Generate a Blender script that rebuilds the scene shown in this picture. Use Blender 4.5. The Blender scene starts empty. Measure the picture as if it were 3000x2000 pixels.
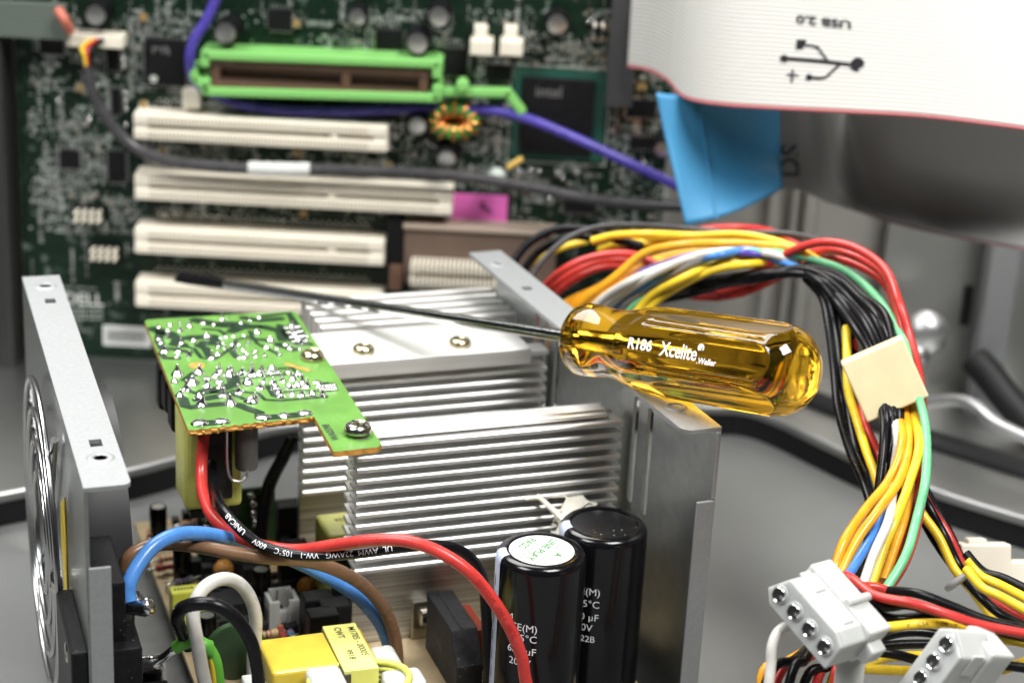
import bpy, bmesh, math, random
from mathutils import Vector, Matrix, noise
random.seed(11)
SC = bpy.context.scene
COL = SC.collection
S = 0.001                                   # everything below is written in millimetres

# ------------------------------------------------------------------ camera
F_PX, PITCH, ROLL, CAM_Z = 5700.0, math.radians(20.5), math.radians(3.0), 266.0
FWD = Vector((0, math.cos(PITCH), -math.sin(PITCH)))
RGT = Vector((1, 0, 0)); DWN = -RGT.cross(FWD)
IU = RGT * math.cos(ROLL) - DWN * math.sin(ROLL)      # picture right
IV = RGT * math.sin(ROLL) + DWN * math.cos(ROLL)      # picture down
EYE = Vector((0, 0, CAM_Z))
cd = bpy.data.cameras.new('camera'); cam = bpy.data.objects.new('camera', cd); COL.objects.link(cam)
cd.sensor_width = 36; cd.lens = F_PX / 3000 * 36; cd.clip_start = 0.01; cd.clip_end = 50
M = Matrix((IU, -IV, -FWD)).transposed().to_4x4(); M.translation = EYE * S
cam.matrix_world = M
cd.dof.use_dof = True; cd.dof.focus_distance = 0.462; cd.dof.aperture_fstop = 12.5
SC.camera = cam

# ------------------------------------------------------------------ light
w = bpy.data.worlds.new('World'); SC.world = w; w.use_nodes = True
bg = w.node_tree.nodes['Background']; bg.inputs[0].default_value = (0.86, 0.92, 1.0, 1); bg.inputs[1].default_value = 0.03
def area(name, loc, target, sx, sy, power, col=(1, 1, 1)):
    l = bpy.data.lights.new(name, 'AREA'); l.shape = 'RECTANGLE'; l.size = sx; l.size_y = sy; l.energy = power; l.color = col
    o = bpy.data.objects.new(name, l); COL.objects.link(o); o.location = loc
    o.rotation_euler = (Vector(target) - Vector(loc)).to_track_quat('-Z', 'Y').to_euler()
    return o
area('softbox_overhead', (-0.34, 0.95, 0.98), (0.0, 0.48, 0.06), 0.80, 0.50, 16, (1.0, 0.985, 0.95))
area('softbox_front', (0.36, 0.08, 1.02), (0.0, 0.50, 0.06), 0.42, 0.42, 17, (1.0, 0.99, 0.96))
area('softbox_left', (-0.55, 0.12, 0.92), (-0.05, 0.50, 0.06), 0.35, 0.45, 9, (0.97, 0.985, 1.0))
SC.view_settings.view_transform = 'Standard'; SC.view_settings.look = 'None'
SC.view_settings.exposure = 0.06; SC.view_settings.gamma = 1.0; SC.view_settings.use_curve_mapping = False
SC.cycles.use_denoising = True
SC.cycles.max_bounces = 14; SC.cycles.transmission_bounces = 12; SC.cycles.glossy_bounces = 6
SC.cycles.sample_clamp_indirect = 6.0
SC.cycles.blur_glossy = 0.1

# ------------------------------------------------------------------ from the picture into the place
def ray(px, py): return FWD + IU * ((px - 1500) / F_PX) + IV * ((py - 1000) / F_PX)
def at_d(px, py, d): return EYE + ray(px, py) * d                        # distance along the view axis
def at_z(px, py, z): r = ray(px, py); return EYE + r * ((z - CAM_Z) / r.z)
def at_y(px, py, y): r = ray(px, py); return EYE + r * (y / r.y)
# frame of the power supply: u across, v into depth
YAW = math.radians(20.4); PO = Vector((-89.2, 377.2, 0)); PU = Vector((math.cos(YAW), math.sin(YAW), 0)); PV = Vector((-math.sin(YAW), math.cos(YAW), 0))
def W(u, v, z): return PO + PU * u + PV * v + Vector((0, 0, z))
def at_v(px, py, v): r = ray(px, py); return EYE + r * ((v + PO.dot(PV) - EYE.dot(PV)) / r.dot(PV))
def at_u(px, py, u): r = ray(px, py); return EYE + r * ((u + PO.dot(PU) - EYE.dot(PU)) / r.dot(PU))
def uvz(p): q = p - PO; return (q.dot(PU), q.dot(PV), p.z)
PSU_AX = (PU, PV, Vector((0, 0, 1)))
WORLD_AX = (Vector((1, 0, 0)), Vector((0, 1, 0)), Vector((0, 0, 1)))

# ------------------------------------------------------------------ materials
MATS = {}
def _n(t, typ, **kw):
    n = t.nodes.new(typ)
    for k, v in kw.items(): setattr(n, k, v)
    return n
def mat(name, col, rough=0.5, metal=0.0, var=0.0, vscale=400, bump=0.0, bscale=900, stretch=None, trans=0.0, ior=1.45,
        spec=0.5, sss=0.0, coat=0.0, col2=None, dust=0.0, rvar=0.0):
    if name in MATS: return MATS[name]
    m = bpy.data.materials.new(name); m.use_nodes = True; t = m.node_tree; p = t.nodes['Principled BSDF']
    p.inputs['Base Color'].default_value = (*col, 1); p.inputs['Roughness'].default_value = rough
    p.inputs['Metallic'].default_value = metal; p.inputs['IOR'].default_value = ior
    p.inputs['Specular IOR Level'].default_value = spec
    p.inputs['Transmission Weight'].default_value = trans; p.inputs['Coat Weight'].default_value = coat
    if sss: p.inputs['Subsurface Weight'].default_value = sss; p.inputs['Subsurface Radius'].default_value = (.004, .004, .0035); p.inputs['Subsurface Scale'].default_value = 1.0
    tc = _n(t, 'ShaderNodeTexCoord'); mp = _n(t, 'ShaderNodeMapping'); t.links.new(tc.outputs['Object'], mp.inputs[0])
    if stretch:                                                   # streaks along the power supply's width axis
        mp.vector_type = 'POINT'; mp.inputs['Rotation'].default_value = (0, 0, -YAW)
        m2 = _n(t, 'ShaderNodeMapping'); t.links.new(mp.outputs[0], m2.inputs[0]); m2.inputs['Scale'].default_value = stretch; mp = m2
    if var > 0:
        nz = _n(t, 'ShaderNodeTexNoise'); nz.inputs['Scale'].default_value = vscale; nz.inputs['Detail'].default_value = 5
        t.links.new(mp.outputs[0], nz.inputs['Vector'])
        rp = _n(t, 'ShaderNodeValToRGB'); t.links.new(nz.outputs[0], rp.inputs[0])
        c2 = col2 or tuple(c * (1 - var) for c in col)
        rp.color_ramp.elements[0].position = .35; rp.color_ramp.elements[1].position = .65
        rp.color_ramp.elements[0].color = (*c2, 1); rp.color_ramp.elements[1].color = (*(tuple(min(1, c * (1 + (0 if col2 else var * .4))) for c in col)), 1)
        t.links.new(rp.outputs[0], p.inputs['Base Color'])
        if rvar:
            mr = _n(t, 'ShaderNodeMapRange'); mr.inputs['From Min'].default_value = .3; mr.inputs['From Max'].default_value = .7
            mr.inputs['To Min'].default_value = max(0, rough - rvar); mr.inputs['To Max'].default_value = rough + rvar
            t.links.new(nz.outputs[0], mr.inputs['Value']); t.links.new(mr.outputs[0], p.inputs['Roughness'])
    if dust > 0:                                                  # pale specks of dust lying on the surface
        vz = _n(t, 'ShaderNodeTexVoronoi'); vz.inputs['Scale'].default_value = 700; t.links.new(tc.outputs['Object'], vz.inputs['Vector'])
        nz2 = _n(t, 'ShaderNodeTexNoise'); nz2.inputs['Scale'].default_value = 90; t.links.new(tc.outputs['Object'], nz2.inputs['Vector'])
        mth = _n(t, 'ShaderNodeMath', operation='LESS_THAN'); t.links.new(vz.outputs['Distance'], mth.inputs[0]); mth.inputs[1].default_value = .16
        m3 = _n(t, 'ShaderNodeMath', operation='GREATER_THAN'); t.links.new(nz2.outputs[0], m3.inputs[0]); m3.inputs[1].default_value = .56
        m4 = _n(t, 'ShaderNodeMath', operation='MULTIPLY'); t.links.new(mth.outputs[0], m4.inputs[0]); t.links.new(m3.outputs[0], m4.inputs[1])
        m5 = _n(t, 'ShaderNodeMath', operation='MULTIPLY'); t.links.new(m4.outputs[0], m5.inputs[0]); m5.inputs[1].default_value = dust
        mx = _n(t, 'ShaderNodeMix', data_type='RGBA'); t.links.new(m5.outputs[0], mx.inputs[0])
        src = p.inputs['Base Color'].links[0].from_socket if p.inputs['Base Color'].links else None
        if src: t.links.new(src, mx.inputs[6])
        else: mx.inputs[6].default_value = (*col, 1)
        mx.inputs[7].default_value = (.55, .54, .5, 1); t.links.new(mx.outputs[2], p.inputs['Base Color'])
    if bump > 0:
        nb = _n(t, 'ShaderNodeTexNoise'); nb.inputs['Scale'].default_value = bscale; nb.inputs['Detail'].default_value = 3
        t.links.new(mp.outputs[0], nb.inputs['Vector'])
        b = _n(t, 'ShaderNodeBump'); b.inputs['Strength'].default_value = bump; b.inputs['Distance'].default_value = .0004
        t.links.new(nb.outputs[0], b.inputs['Height']); t.links.new(b.outputs[0], p.inputs['Normal'])
    MATS[name] = m
    return m

alu = mat('brushed aluminium', (.95, .94, .925), .46, 1, .05, 30, .03, 60, stretch=(.08, 40, 40), rvar=.02)
alu_raw = mat('extruded aluminium plate', (.66, .665, .665), .42, 1, .38, 30, .12, 40, stretch=(.25, 45, 45), rvar=.1)
zinc = mat('zinc plated steel', (.32, .33, .335), .55, .6, .06, 900, .05, 2500)
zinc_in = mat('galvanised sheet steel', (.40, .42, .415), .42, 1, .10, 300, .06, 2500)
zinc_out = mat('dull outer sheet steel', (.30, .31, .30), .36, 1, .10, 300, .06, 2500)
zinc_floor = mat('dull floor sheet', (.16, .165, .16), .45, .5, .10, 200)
chrome = mat('bright chrome', (.80, .81, .80), .09, 1)
shaft_m = mat('polished tool steel', (.60, .61, .605), .12, 1, .08, 500, .06, 400)
solder = mat('solder', (.70, .69, .69), .20, 1, .25, 900, .3, 800)
brass = mat('yellow passivated screw', (.62, .55, .36), .22, 1, .25, 700, .2, 900)
steel_screw = mat('steel screw', (.66, .65, .58), .2, 1, .3, 800, .2, 900)
blackp = mat('black plastic', (.008, .008, .009), .42, 0, .3, 600, .12, 1800, dust=.10, spec=.16)
sleeve = mat('black capacitor sleeve', (.004, .004, .005), .16, 0, dust=.0, spec=.45)
captop = mat('black capacitor lid', (.006, .006, .007), .42, 0, .2, 900, .1, 1500, dust=.35, spec=.25)
epoxy = mat('dark epoxy', (.018, .0185, .02), .55, 0, .35, 500, .35, 1500, dust=.15, spec=.3)
stripe = mat('pale blue grey stripe', (.40, .44, .54), .4, 0, .08, 900)
white_ink = mat('white ink', (.80, .80, .82), .5)
black_ink = mat('black ink', (.015, .015, .018), .5)
green_ink = mat('green ink', (.03, .17, .03), .5)
paper = mat('white paper label', (.60, .61, .585), .55, 0, .04, 500)
gpcb = mat('light green solder mask', (.115, .265, .05), .34, 0, .22, 90, .05, 1500, dust=.2, spec=.3)
gtrace = mat('dark green masked copper', (.010, .032, .013), .42, 0, .35, 700, .2, 3000, spec=.2)
phen = mat('phenolic board edge', (.50, .25, .05), .75, 0, .45, 500, .6, 700)
tan = mat('tan phenolic board', (.37, .285, .165), .45, 0, .18, 120, .05, 900)
mobo = None
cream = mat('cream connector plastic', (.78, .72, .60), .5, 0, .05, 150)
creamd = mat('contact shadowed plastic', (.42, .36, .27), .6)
brownp = mat('brown connector plastic', (.115, .062, .040), .42, 0, .15, 300)
clipgreen = mat('bright green clip plastic', (.21, .52, .14), .42, sss=.0)
chipm = mat('chip package', (.008, .008, .009), .45, 0, .25, 500, spec=.25)
silver = mat('tinned metal', (.66, .65, .64), .3, 1)
copper = mat('lacquered copper', (.75, .33, .10), .28, 1)
wire_cols = dict(red=(.54, .042, .036), black=(.006, .006, .007), yellow=(.80, .55, .030), orange=(.80, .36, .020), white=(.62, .60, .56),
                 blue=(.055, .20, .60), lightblue=(.075, .235, .60), green=(.16, .52, .25), grey=(.30, .29, .285), brown=(.17, .095, .052), purple=(.075, .055, .34), dgrey=(.055, .053, .055))
def wmat(c, r=.28): return mat('wire insulation ' + c, wire_cols[c], r, 0, .16, 160, .10, 700, dust=.0, spec=.25 if c == 'black' else .45, rvar=.06)
amber = mat('amber cellulose acetate', (1.0, .54, .03), .05, 0, bump=.05, bscale=160, trans=1.0, ior=1.47)
nylon = mat('milky nylon', (.50, .51, .495), .33, 0, .05, 120, .06, 500, sss=.5, trans=.0)
nylon_d = mat('nylon cavity', (.55, .55, .53), .5)
tape = mat('yellow transformer tape', (.62, .62, .16), .34, 0, .1, 200, .3, 260)
ybox = mat('yellow capacitor box', (.74, .55, .06), .30, 0, .08, 200, .05, 900)
glue = mat('hot melt glue', (.80, .755, .63), .4, 0, .06, 200, .3, 400, sss=.25)
block = mat('cream plug plastic', (.70, .63, .40), .45, 0, .06, 150)
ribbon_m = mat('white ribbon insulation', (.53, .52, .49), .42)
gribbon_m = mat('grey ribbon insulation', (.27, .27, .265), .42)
bluetab = mat('blue pull tab', (.045, .235, .44), .5, 0, .06, 60)
pinkm = mat('pink sticker', (.66, .13, .44), .5, 0, .08, 200)

# ------------------------------------------------------------------ mesh builder
class MB:
    def __init__(s): s.v = []; s.f = []; s.mi = []
    def add(s, vs, fs, mi=0):
        n = len(s.v); s.v += [Vector(x) for x in vs]; s.f += [tuple(i + n for i in f) for f in fs]; s.mi += [mi] * len(fs); return s
    def box(s, c, size, ax=WORLD_AX, mi=0):
        c = Vector(c); hx, hy, hz = [a * .5 for a in size]
        vs = [c + ax[0] * (x * hx) + ax[1] * (y * hy) + ax[2] * (z * hz) for z in (-1, 1) for y in (-1, 1) for x in (-1, 1)]
        return s.add(vs, [(0, 2, 3, 1), (4, 5, 7, 6), (0, 1, 5, 4), (2, 6, 7, 3), (0, 4, 6, 2), (1, 3, 7, 5)], mi)
    def pbox(s, u0, u1, v0, v1, z0, z1, mi=0):                    # box in the power supply's frame
        return s.box(W((u0 + u1) / 2, (v0 + v1) / 2, (z0 + z1) / 2), (abs(u1 - u0), abs(v1 - v0), abs(z1 - z0)), PSU_AX, mi)
    def prism(s, poly, ext, mi=0, mi_side=None):                  # poly: list of points, ext: extrusion vector
        n = len(poly); ext = Vector(ext); vs = [Vector(p) for p in poly] + [Vector(p) + ext for p in poly]
        b = len(s.v); s.add(vs, [tuple(range(n - 1, -1, -1)), tuple(range(n, 2 * n))], mi)
        s.f += [tuple(i + b for i in (k, (k + 1) % n, n + (k + 1) % n, n + k)) for k in range(n)]; s.mi += [mi if mi_side is None else mi_side] * n
        return s
    def lathe(s, base, axis, prof, n=32, mi=0, ref=None):         # prof: (distance along axis, radius)
        axis = Vector(axis).normalized(); base = Vector(base)
        e1 = axis.orthogonal().normalized() if ref is None else (Vector(ref) - axis * axis.dot(Vector(ref))).normalized(); e2 = axis.cross(e1)
        vs = []
        for h, r in prof:
            for k in range(n):
                a = 2 * math.pi * k / n; vs.append(base + axis * h + (e1 * math.cos(a) + e2 * math.sin(a)) * r)
        fs = []
        for j in range(len(prof) - 1):
            for k in range(n): fs.append((j * n + k, j * n + (k + 1) % n, (j + 1) * n + (k + 1) % n, (j + 1) * n + k))
        fs.append(tuple(range(n - 1, -1, -1))); m = (len(prof) - 1) * n; fs.append(tuple(range(m, m + n)))
        return s.add(vs, fs, mi)
    def tube(s, pts, r, n=12, mi=0, closed=False, caps=True):
        pts = [Vector(p) for p in pts]; N = len(pts); rs = r if isinstance(r, (list, tuple)) else [r] * N
        up = None; vs = []
        for i, p in enumerate(pts):
            if closed: t = (pts[(i + 1) % N] - pts[i - 1]).normalized()
            else: t = (pts[min(i + 1, N - 1)] - pts[max(i - 1, 0)]).normalized()
            if up is None: up = t.orthogonal().normalized()
            up = (up - t * up.dot(t)).normalized(); b = t.cross(up)
            for k in range(n):
                a = 2 * math.pi * k / n; vs.append(p + (up * math.cos(a) + b * math.sin(a)) * rs[i])
        fs = []
        for j in range(N if closed else N - 1):
            j2 = (j + 1) % N
            for k in range(n): fs.append((j * n + k, j * n + (k + 1) % n, j2 * n + (k + 1) % n, j2 * n + k))
        if caps and not closed: fs.append(tuple(range(n - 1, -1, -1))); m = (N - 1) * n; fs.append(tuple(range(m, m + n)))
        return s.add(vs, fs, mi)
    def build(s, name, mats, parent=None, smooth=35, bevel=0, seg=2, label=None, origin=None):
        lo = Vector([min(v[i] for v in s.v) for i in range(3)]); hi = Vector([max(v[i] for v in s.v) for i in range(3)])
        o0 = Vector(((lo.x + hi.x) / 2, (lo.y + hi.y) / 2, lo.z)) if origin is None else Vector(origin)
        me = bpy.data.meshes.new(name); me.from_pydata([(v - o0) * S for v in s.v], [], s.f)
        bm = bmesh.new(); bm.from_mesh(me); bmesh.ops.recalc_face_normals(bm, faces=bm.faces); bm.to_mesh(me); bm.free()
        for m in (mats if isinstance(mats, (list, tuple)) else [mats]): me.materials.append(m)
        if any(s.mi): me.polygons.foreach_set('material_index', s.mi)
        if smooth:
            me.polygons.foreach_set('use_smooth', [True] * len(me.polygons)); me.set_sharp_from_angle(angle=math.radians(smooth))
        me.update()
        o = bpy.data.objects.new(name, me); COL.objects.link(o)
        if bevel:
            bv = o.modifiers.new('bevel', 'BEVEL'); bv.width = bevel * S; bv.segments = seg; bv.limit_method = 'ANGLE'; bv.angle_limit = math.radians(40)
        place(o, o0, parent)
        if label: o['label'] = label
        return o
def place(o, loc_mm, parent=None):
    loc = Vector(loc_mm) * S
    if parent is not None:
        o.parent = parent; q = parent; base = Vector((0, 0, 0))
        while q is not None: base += q.location; q = q.parent
        o.location = loc - base
    else: o.location = loc
def thing(name, label, cat, loc, group=None):
    o = bpy.data.objects.new(name, None); COL.objects.link(o); o.location = Vector(loc) * S; o.empty_display_size = .005
    return tag(o, label, cat, group)
def tag(o, label, cat, group=None):
    o['label'] = label; o['category'] = cat
    if group: o['group'] = group
    return o
def copy_to(o, loc_mm, parent=None, rot=None, scale=None):        # another object on the same mesh
    c = o.copy(); COL.objects.link(c); c.parent = None; place(c, loc_mm, parent)
    if rot is not None: c.rotation_euler = rot
    if scale is not None: c.scale = scale
    return c
def spline(pts, k=8):
    P = [Vector(p) for p in pts]; out = []
    for i in range(len(P) - 1):
        p0 = P[max(i - 1, 0)]; p1 = P[i]; p2 = P[i + 1]; p3 = P[min(i + 2, len(P) - 1)]
        for j in range(k):
            t = j / k; t2 = t * t; t3 = t2 * t
            out.append(.5 * ((2 * p1) + (p2 - p0) * t + (2 * p0 - 5 * p1 + 4 * p2 - p3) * t2 + (3 * p1 - p0 - 3 * p2 + p3) * t3))
    out.append(P[-1]); return out
# ------------------------------------------------------------------ lettering
_tc = {}
def glyphs(txt, size, bold=0.0, align='LEFT'):
    key = (txt, size, bold, align)
    if key in _tc: return _tc[key]
    c = bpy.data.curves.new('t', 'FONT'); c.body = txt; c.size = size; c.align_x = align; c.resolution_u = 3; c.offset = bold
    o = bpy.data.objects.new('t', c); COL.objects.link(o); bpy.context.view_layer.update()
    e = o.evaluated_get(bpy.context.evaluated_depsgraph_get()); me = e.to_mesh()
    bm = bmesh.new(); bm.from_mesh(me); bmesh.ops.triangulate(bm, faces=bm.faces)
    bmesh.ops.subdivide_edges(bm, edges=[x for x in bm.edges if x.calc_length() > size * .35], cuts=1); 
    r = ([(v.co.x, v.co.y) for v in bm.verts], None); bm.verts.index_update(); r = (r[0], [tuple(v.index for v in f.verts) for f in bm.faces])
    bm.free(); e.to_mesh_clear(); bpy.data.objects.remove(o); bpy.data.curves.remove(c); _tc[key] = r
    return r
def lettering(txt, size, fn, material, parent, bold=0.0, align='LEFT', name='lettering', sx=1.0):
    vs, fs = glyphs(txt, size, bold, align)
    if not vs: return None
    m = MB(); m.add([fn(x * sx, y) for x, y in vs], fs); return m.build(name, material, parent, smooth=0)
def plane_fn(o, ex, ey): o = Vector(o); ex = Vector(ex).normalized(); ey = Vector(ey).normalized(); return lambda x, y: o + ex * x + ey * y
class Path:
    def __init__(s, pts):
        s.p = pts; s.l = [0]
        for a, b in zip(pts, pts[1:]): s.l.append(s.l[-1] + (b - a).length)
    def at(s, d):
        d = max(0, min(s.l[-1] - 1e-6, d))
        for i in range(len(s.l) - 1):
            if s.l[i + 1] >= d: break
        t = (d - s.l[i]) / max(1e-9, s.l[i + 1] - s.l[i]); a, b = s.p[i], s.p[i + 1]
        return a.lerp(b, t), (b - a).normalized()
def wire_text(pts, r, txt, size, start, material, parent, flip=False, bold=0.0, turn=0.0):
    pa = Path(pts); sg = -1 if flip else 1
    def fn(x, y):
        p, t = pa.at(start + sg * x); n = (EYE - p); n = (n - t * n.dot(t)).normalized(); b = n.cross(t) * sg
        # b must point to the letters' up
        a = (y - size * .35) / r + turn; return p + (n * math.cos(a) + b * math.sin(a)) * (r + .05)
    return lettering(txt, size, fn, material, parent, bold)
def s_at(pts, px):
    d = 0.0; last = None
    for a, b in zip(pts, pts[1:]):
        q = b - EYE; x = 1500 + F_PX * q.dot(IU) / q.dot(FWD); d += (b - a).length
        if x > px: last = d; break
    return last if last is not None else d
def wire(pts, r, c, label, group=None, k=8, name='wire', n=12, cat='wire', mt=None):
    sp = spline(pts, k); o = MB().tube(sp, r, n).build(name, mt or wmat(c), smooth=60)
    tag(o, label, cat, group); return o, sp
# ================================================================== setting
ground_m = mat('grey satin table top', (.16, .163, .158), .40, 0, .10, 9, .05, 1200, rvar=.06)
g = MB().box((0, 900, -2), (2400, 2400, 4)).build('ground', ground_m, smooth=0); g['kind'] = 'structure'
# the open case: a raised tray with a rolled bright lip and a dark gap under it
tray_m = mat('case tray steel', (.46, .46, .445), .38, 1, .06, 40, .03, 900)
panel_m = mat('case panel steel', (.52, .505, .475), .50, 1, .16, 8, .03, 700)
dark_m = mat('black parts and gap shade', (.006, .006, .007), .6)  # plain black; on the gap strip it paints the shade under the rim
lipm = mat('bright rolled edge', (.50, .50, .50), .42, 1)
chs = thing('computer_chassis', 'open grey steel computer case with a raised tray and rolled bright rim', 'computer case', (0, 690, 0))
rim = []
for q in [(-420, 1560), (-120, 1478), (58, 1440), (230, 1408), (400, 1374), (560, 1330), (690, 1288), (900, 1240), (1500, 1200), (1900, 1160), (2060, 1160), (2180, 1190), (2280, 1232), (2400, 1290), (2560, 1364), (2725, 1432), (2943, 1502), (3250, 1590)]:
    p = at_z(*q, 10.5); rim.append(Vector((p.x, min(p.y, 628), 10.5)))
rim = spline(rim, 6)
top = [Vector((p.x, p.y, 9)) for p in rim]
poly = top + [Vector((rim[-1].x, 760, 9)), Vector((rim[0].x, 760, 9))]
MB().prism([Vector((p.x, p.y, 8.2)) for p in poly], (0, 0, 1.2)).build('tray', tray_m, chs, smooth=0)
MB().tube(rim, 1.2, 10).build('rolled_rim', lipm, chs, smooth=60)
dk = MB()  # black strip below the rim, the gap's shade put into its colour
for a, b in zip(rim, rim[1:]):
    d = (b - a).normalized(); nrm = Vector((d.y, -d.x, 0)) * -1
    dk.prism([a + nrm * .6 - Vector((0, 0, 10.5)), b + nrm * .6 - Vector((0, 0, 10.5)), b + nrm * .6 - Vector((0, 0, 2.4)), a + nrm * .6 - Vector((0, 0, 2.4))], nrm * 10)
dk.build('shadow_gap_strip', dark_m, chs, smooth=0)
# a wide black cable channel behind the rim on the right
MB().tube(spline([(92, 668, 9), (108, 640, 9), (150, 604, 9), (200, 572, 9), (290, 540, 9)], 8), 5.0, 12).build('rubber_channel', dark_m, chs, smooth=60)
MB().box((-20, 663, 130), (660, 3, 260)).build('back_panel', panel_m, chs, smooth=0)
# right hand side: drive bay walls
m = MB(); m.box((196, 690, 90), (3, 120, 180)); m.build('bay_side_wall', panel_m, chs, smooth=0)
pf = at_y(2900, 900, 640)
m = MB(); m.box((pf.x + 2, 640, 70), (11, 9, 130)); m.build('bay_post', zinc, chs, smooth=0, bevel=1.5)
pf = at_y(2640, 700, 652)
m = MB(); m.box((pf.x + 40, 654, 60), (90, 3, 110)); m.build('bay_panel', tray_m, chs, smooth=0, bevel=.5)
p = at_y(2832, 895, 652.2); m = MB(); m.box(p, (3.6, 1.2, 15), WORLD_AX); m.build('panel_slot', dark_m, chs, smooth=0, bevel=.5)
p = at_y(2245, 850, 655)
for dx, rr in ((0, 2.2), (7, 1.4), (13, 2.6)):
    m = MB(); m.box((p.x + dx, 657, 60), (rr * 2, 4, 110)); m.build('panel_rib', panel_m, chs, smooth=0, bevel=1)
# chrome knob and its bracket
kb = at_y(2712, 975, 628)
m = MB(); m.lathe(kb + Vector((0, 8, 0)), (0, -1, 0), [(0, 4), (4, 4), (5, 7.2), (8, 8), (11, 7.2), (13.5, 4.5), (14.4, 1.5)], 24); m.build('round_knob', mat('satin chrome', (.75, .75, .75), .42, 1), chs, smooth=60)
kb = at_y(2690, 1045, 622)
m = MB(); m.lathe(kb + Vector((0, 6, 0)), (0, -1, 0), [(0, 2), (2, 4), (5, 4.4), (7, 3), (8, 1)], 20); m.build('round_knob', mat('satin chrome', (.75, .75, .75), .42, 1), chs, smooth=60)
br = spline([at_y(2720, 1180, 606), at_y(2800, 1172, 600), at_y(2860, 1190, 594), at_y(2920, 1240, 588), at_y(3050, 1300, 580)], 6)
m = MB(); m.tube(br, 2.2, 10); m.build('bent_bracket', lipm, chs, smooth=60)
bl = spline([at_y(2850, 1050, 630), at_y(2890, 1090, 626), at_y(2960, 1180, 618), at_y(3060, 1290, 610)], 6)
m = MB(); m.tube(bl, [5, 5] + [5.5] * (len(bl) - 2), 10); m.build('black_lever', dark_m, chs, smooth=60)
# left edge of the tray
p = at_y(60, 500, 640); MB().box((p.x - 14, 640, 120), (22, 14, 250)).build('side_frame', mat('dark case frame', (.05, .052, .05), .4, .5), chs, smooth=0, bevel=1)

# ================================================================== motherboard
YB = 641.0                                    # board face; parts grow towards -y
mb_m = bpy.data.materials.new('motherboard solder mask'); mb_m.use_nodes = True
t = mb_m.node_tree; pr = t.nodes['Principled BSDF']; pr.inputs['Roughness'].default_value = .36; pr.inputs['Specular IOR Level'].default_value = .25
tc = _n(t, 'ShaderNodeTexCoord'); sp = _n(t, 'ShaderNodeSeparateXYZ'); t.links.new(tc.outputs['Object'], sp.inputs[0])
cx = _n(t, 'ShaderNodeCombineXYZ'); t.links.new(sp.outputs[0], cx.inputs[0]); t.links.new(sp.outputs[2], cx.inputs[1])
def brick(scale, bw, rh, mortar, off=.5):
    b = _n(t, 'ShaderNodeTexBrick'); b.offset = off; b.inputs['Scale'].default_value = scale; b.inputs['Brick Width'].default_value = bw; b.inputs['Row Height'].default_value = rh
    b.inputs['Mortar Size'].default_value = mortar; b.inputs['Mortar Smooth'].default_value = .1; t.links.new(cx.outputs[0], b.inputs['Vector']); return b
b1 = brick(60, .30, .10, .012); b2 = brick(110, .10, .6, .016, .3)
nz = _n(t, 'ShaderNodeTexNoise'); nz.inputs['Scale'].default_value = 34; nz.inputs['Detail'].default_value = 2; t.links.new(cx.outputs[0], nz.inputs['Vector'])
nz2 = _n(t, 'ShaderNodeTexNoise'); nz2.inputs['Scale'].default_value = 260; nz2.inputs['Detail'].default_value = 3; t.links.new(cx.outputs[0], nz2.inputs['Vector'])
mxb = _n(t, 'ShaderNodeMix', data_type='FLOAT'); 
st = _n(t, 'ShaderNodeMath', operation='GREATER_THAN'); st.inputs[1].default_value = .5; t.links.new(nz.outputs[0], st.inputs[0]); t.links.new(st.outputs[0], mxb.inputs[0])
t.links.new(b1.outputs['Fac'], mxb.inputs[2]); t.links.new(b2.outputs['Fac'], mxb.inputs[3])
rp = _n(t, 'ShaderNodeValToRGB'); rp.color_ramp.elements[0].color = (.002, .007, .004, 1); rp.color_ramp.elements[1].color = (.011, .036, .019, 1); t.links.new(mxb.outputs[0], rp.inputs[0])
rp2 = _n(t, 'ShaderNodeValToRGB'); rp2.color_ramp.elements[0].position = .57; rp2.color_ramp.elements[1].position = .63; rp2.color_ramp.elements[1].color = (1, 1, 1, 1); t.links.new(nz2.outputs[0], rp2.inputs[0])
mx = _n(t, 'ShaderNodeMix', data_type='RGBA'); nz3 = _n(t, 'ShaderNodeTexNoise'); nz3.inputs['Scale'].default_value = 46; nz3.inputs['Detail'].default_value = 2; t.links.new(cx.outputs[0], nz3.inputs['Vector'])
rp3 = _n(t, 'ShaderNodeValToRGB'); rp3.color_ramp.elements[0].position = .44; rp3.color_ramp.elements[1].position = .56; t.links.new(nz3.outputs[0], rp3.inputs[0])
ml = _n(t, 'ShaderNodeMath', operation='MULTIPLY'); t.links.new(rp2.outputs[0], ml.inputs[0]); t.links.new(rp3.outputs[0], ml.inputs[1]); t.links.new(ml.outputs[0], mx.inputs[0]); t.links.new(rp.outputs[0], mx.inputs[6]); mx.inputs[7].default_value = (.09, .12, .10, 1); t.links.new(mx.outputs[2], pr.inputs['Base Color'])

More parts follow.
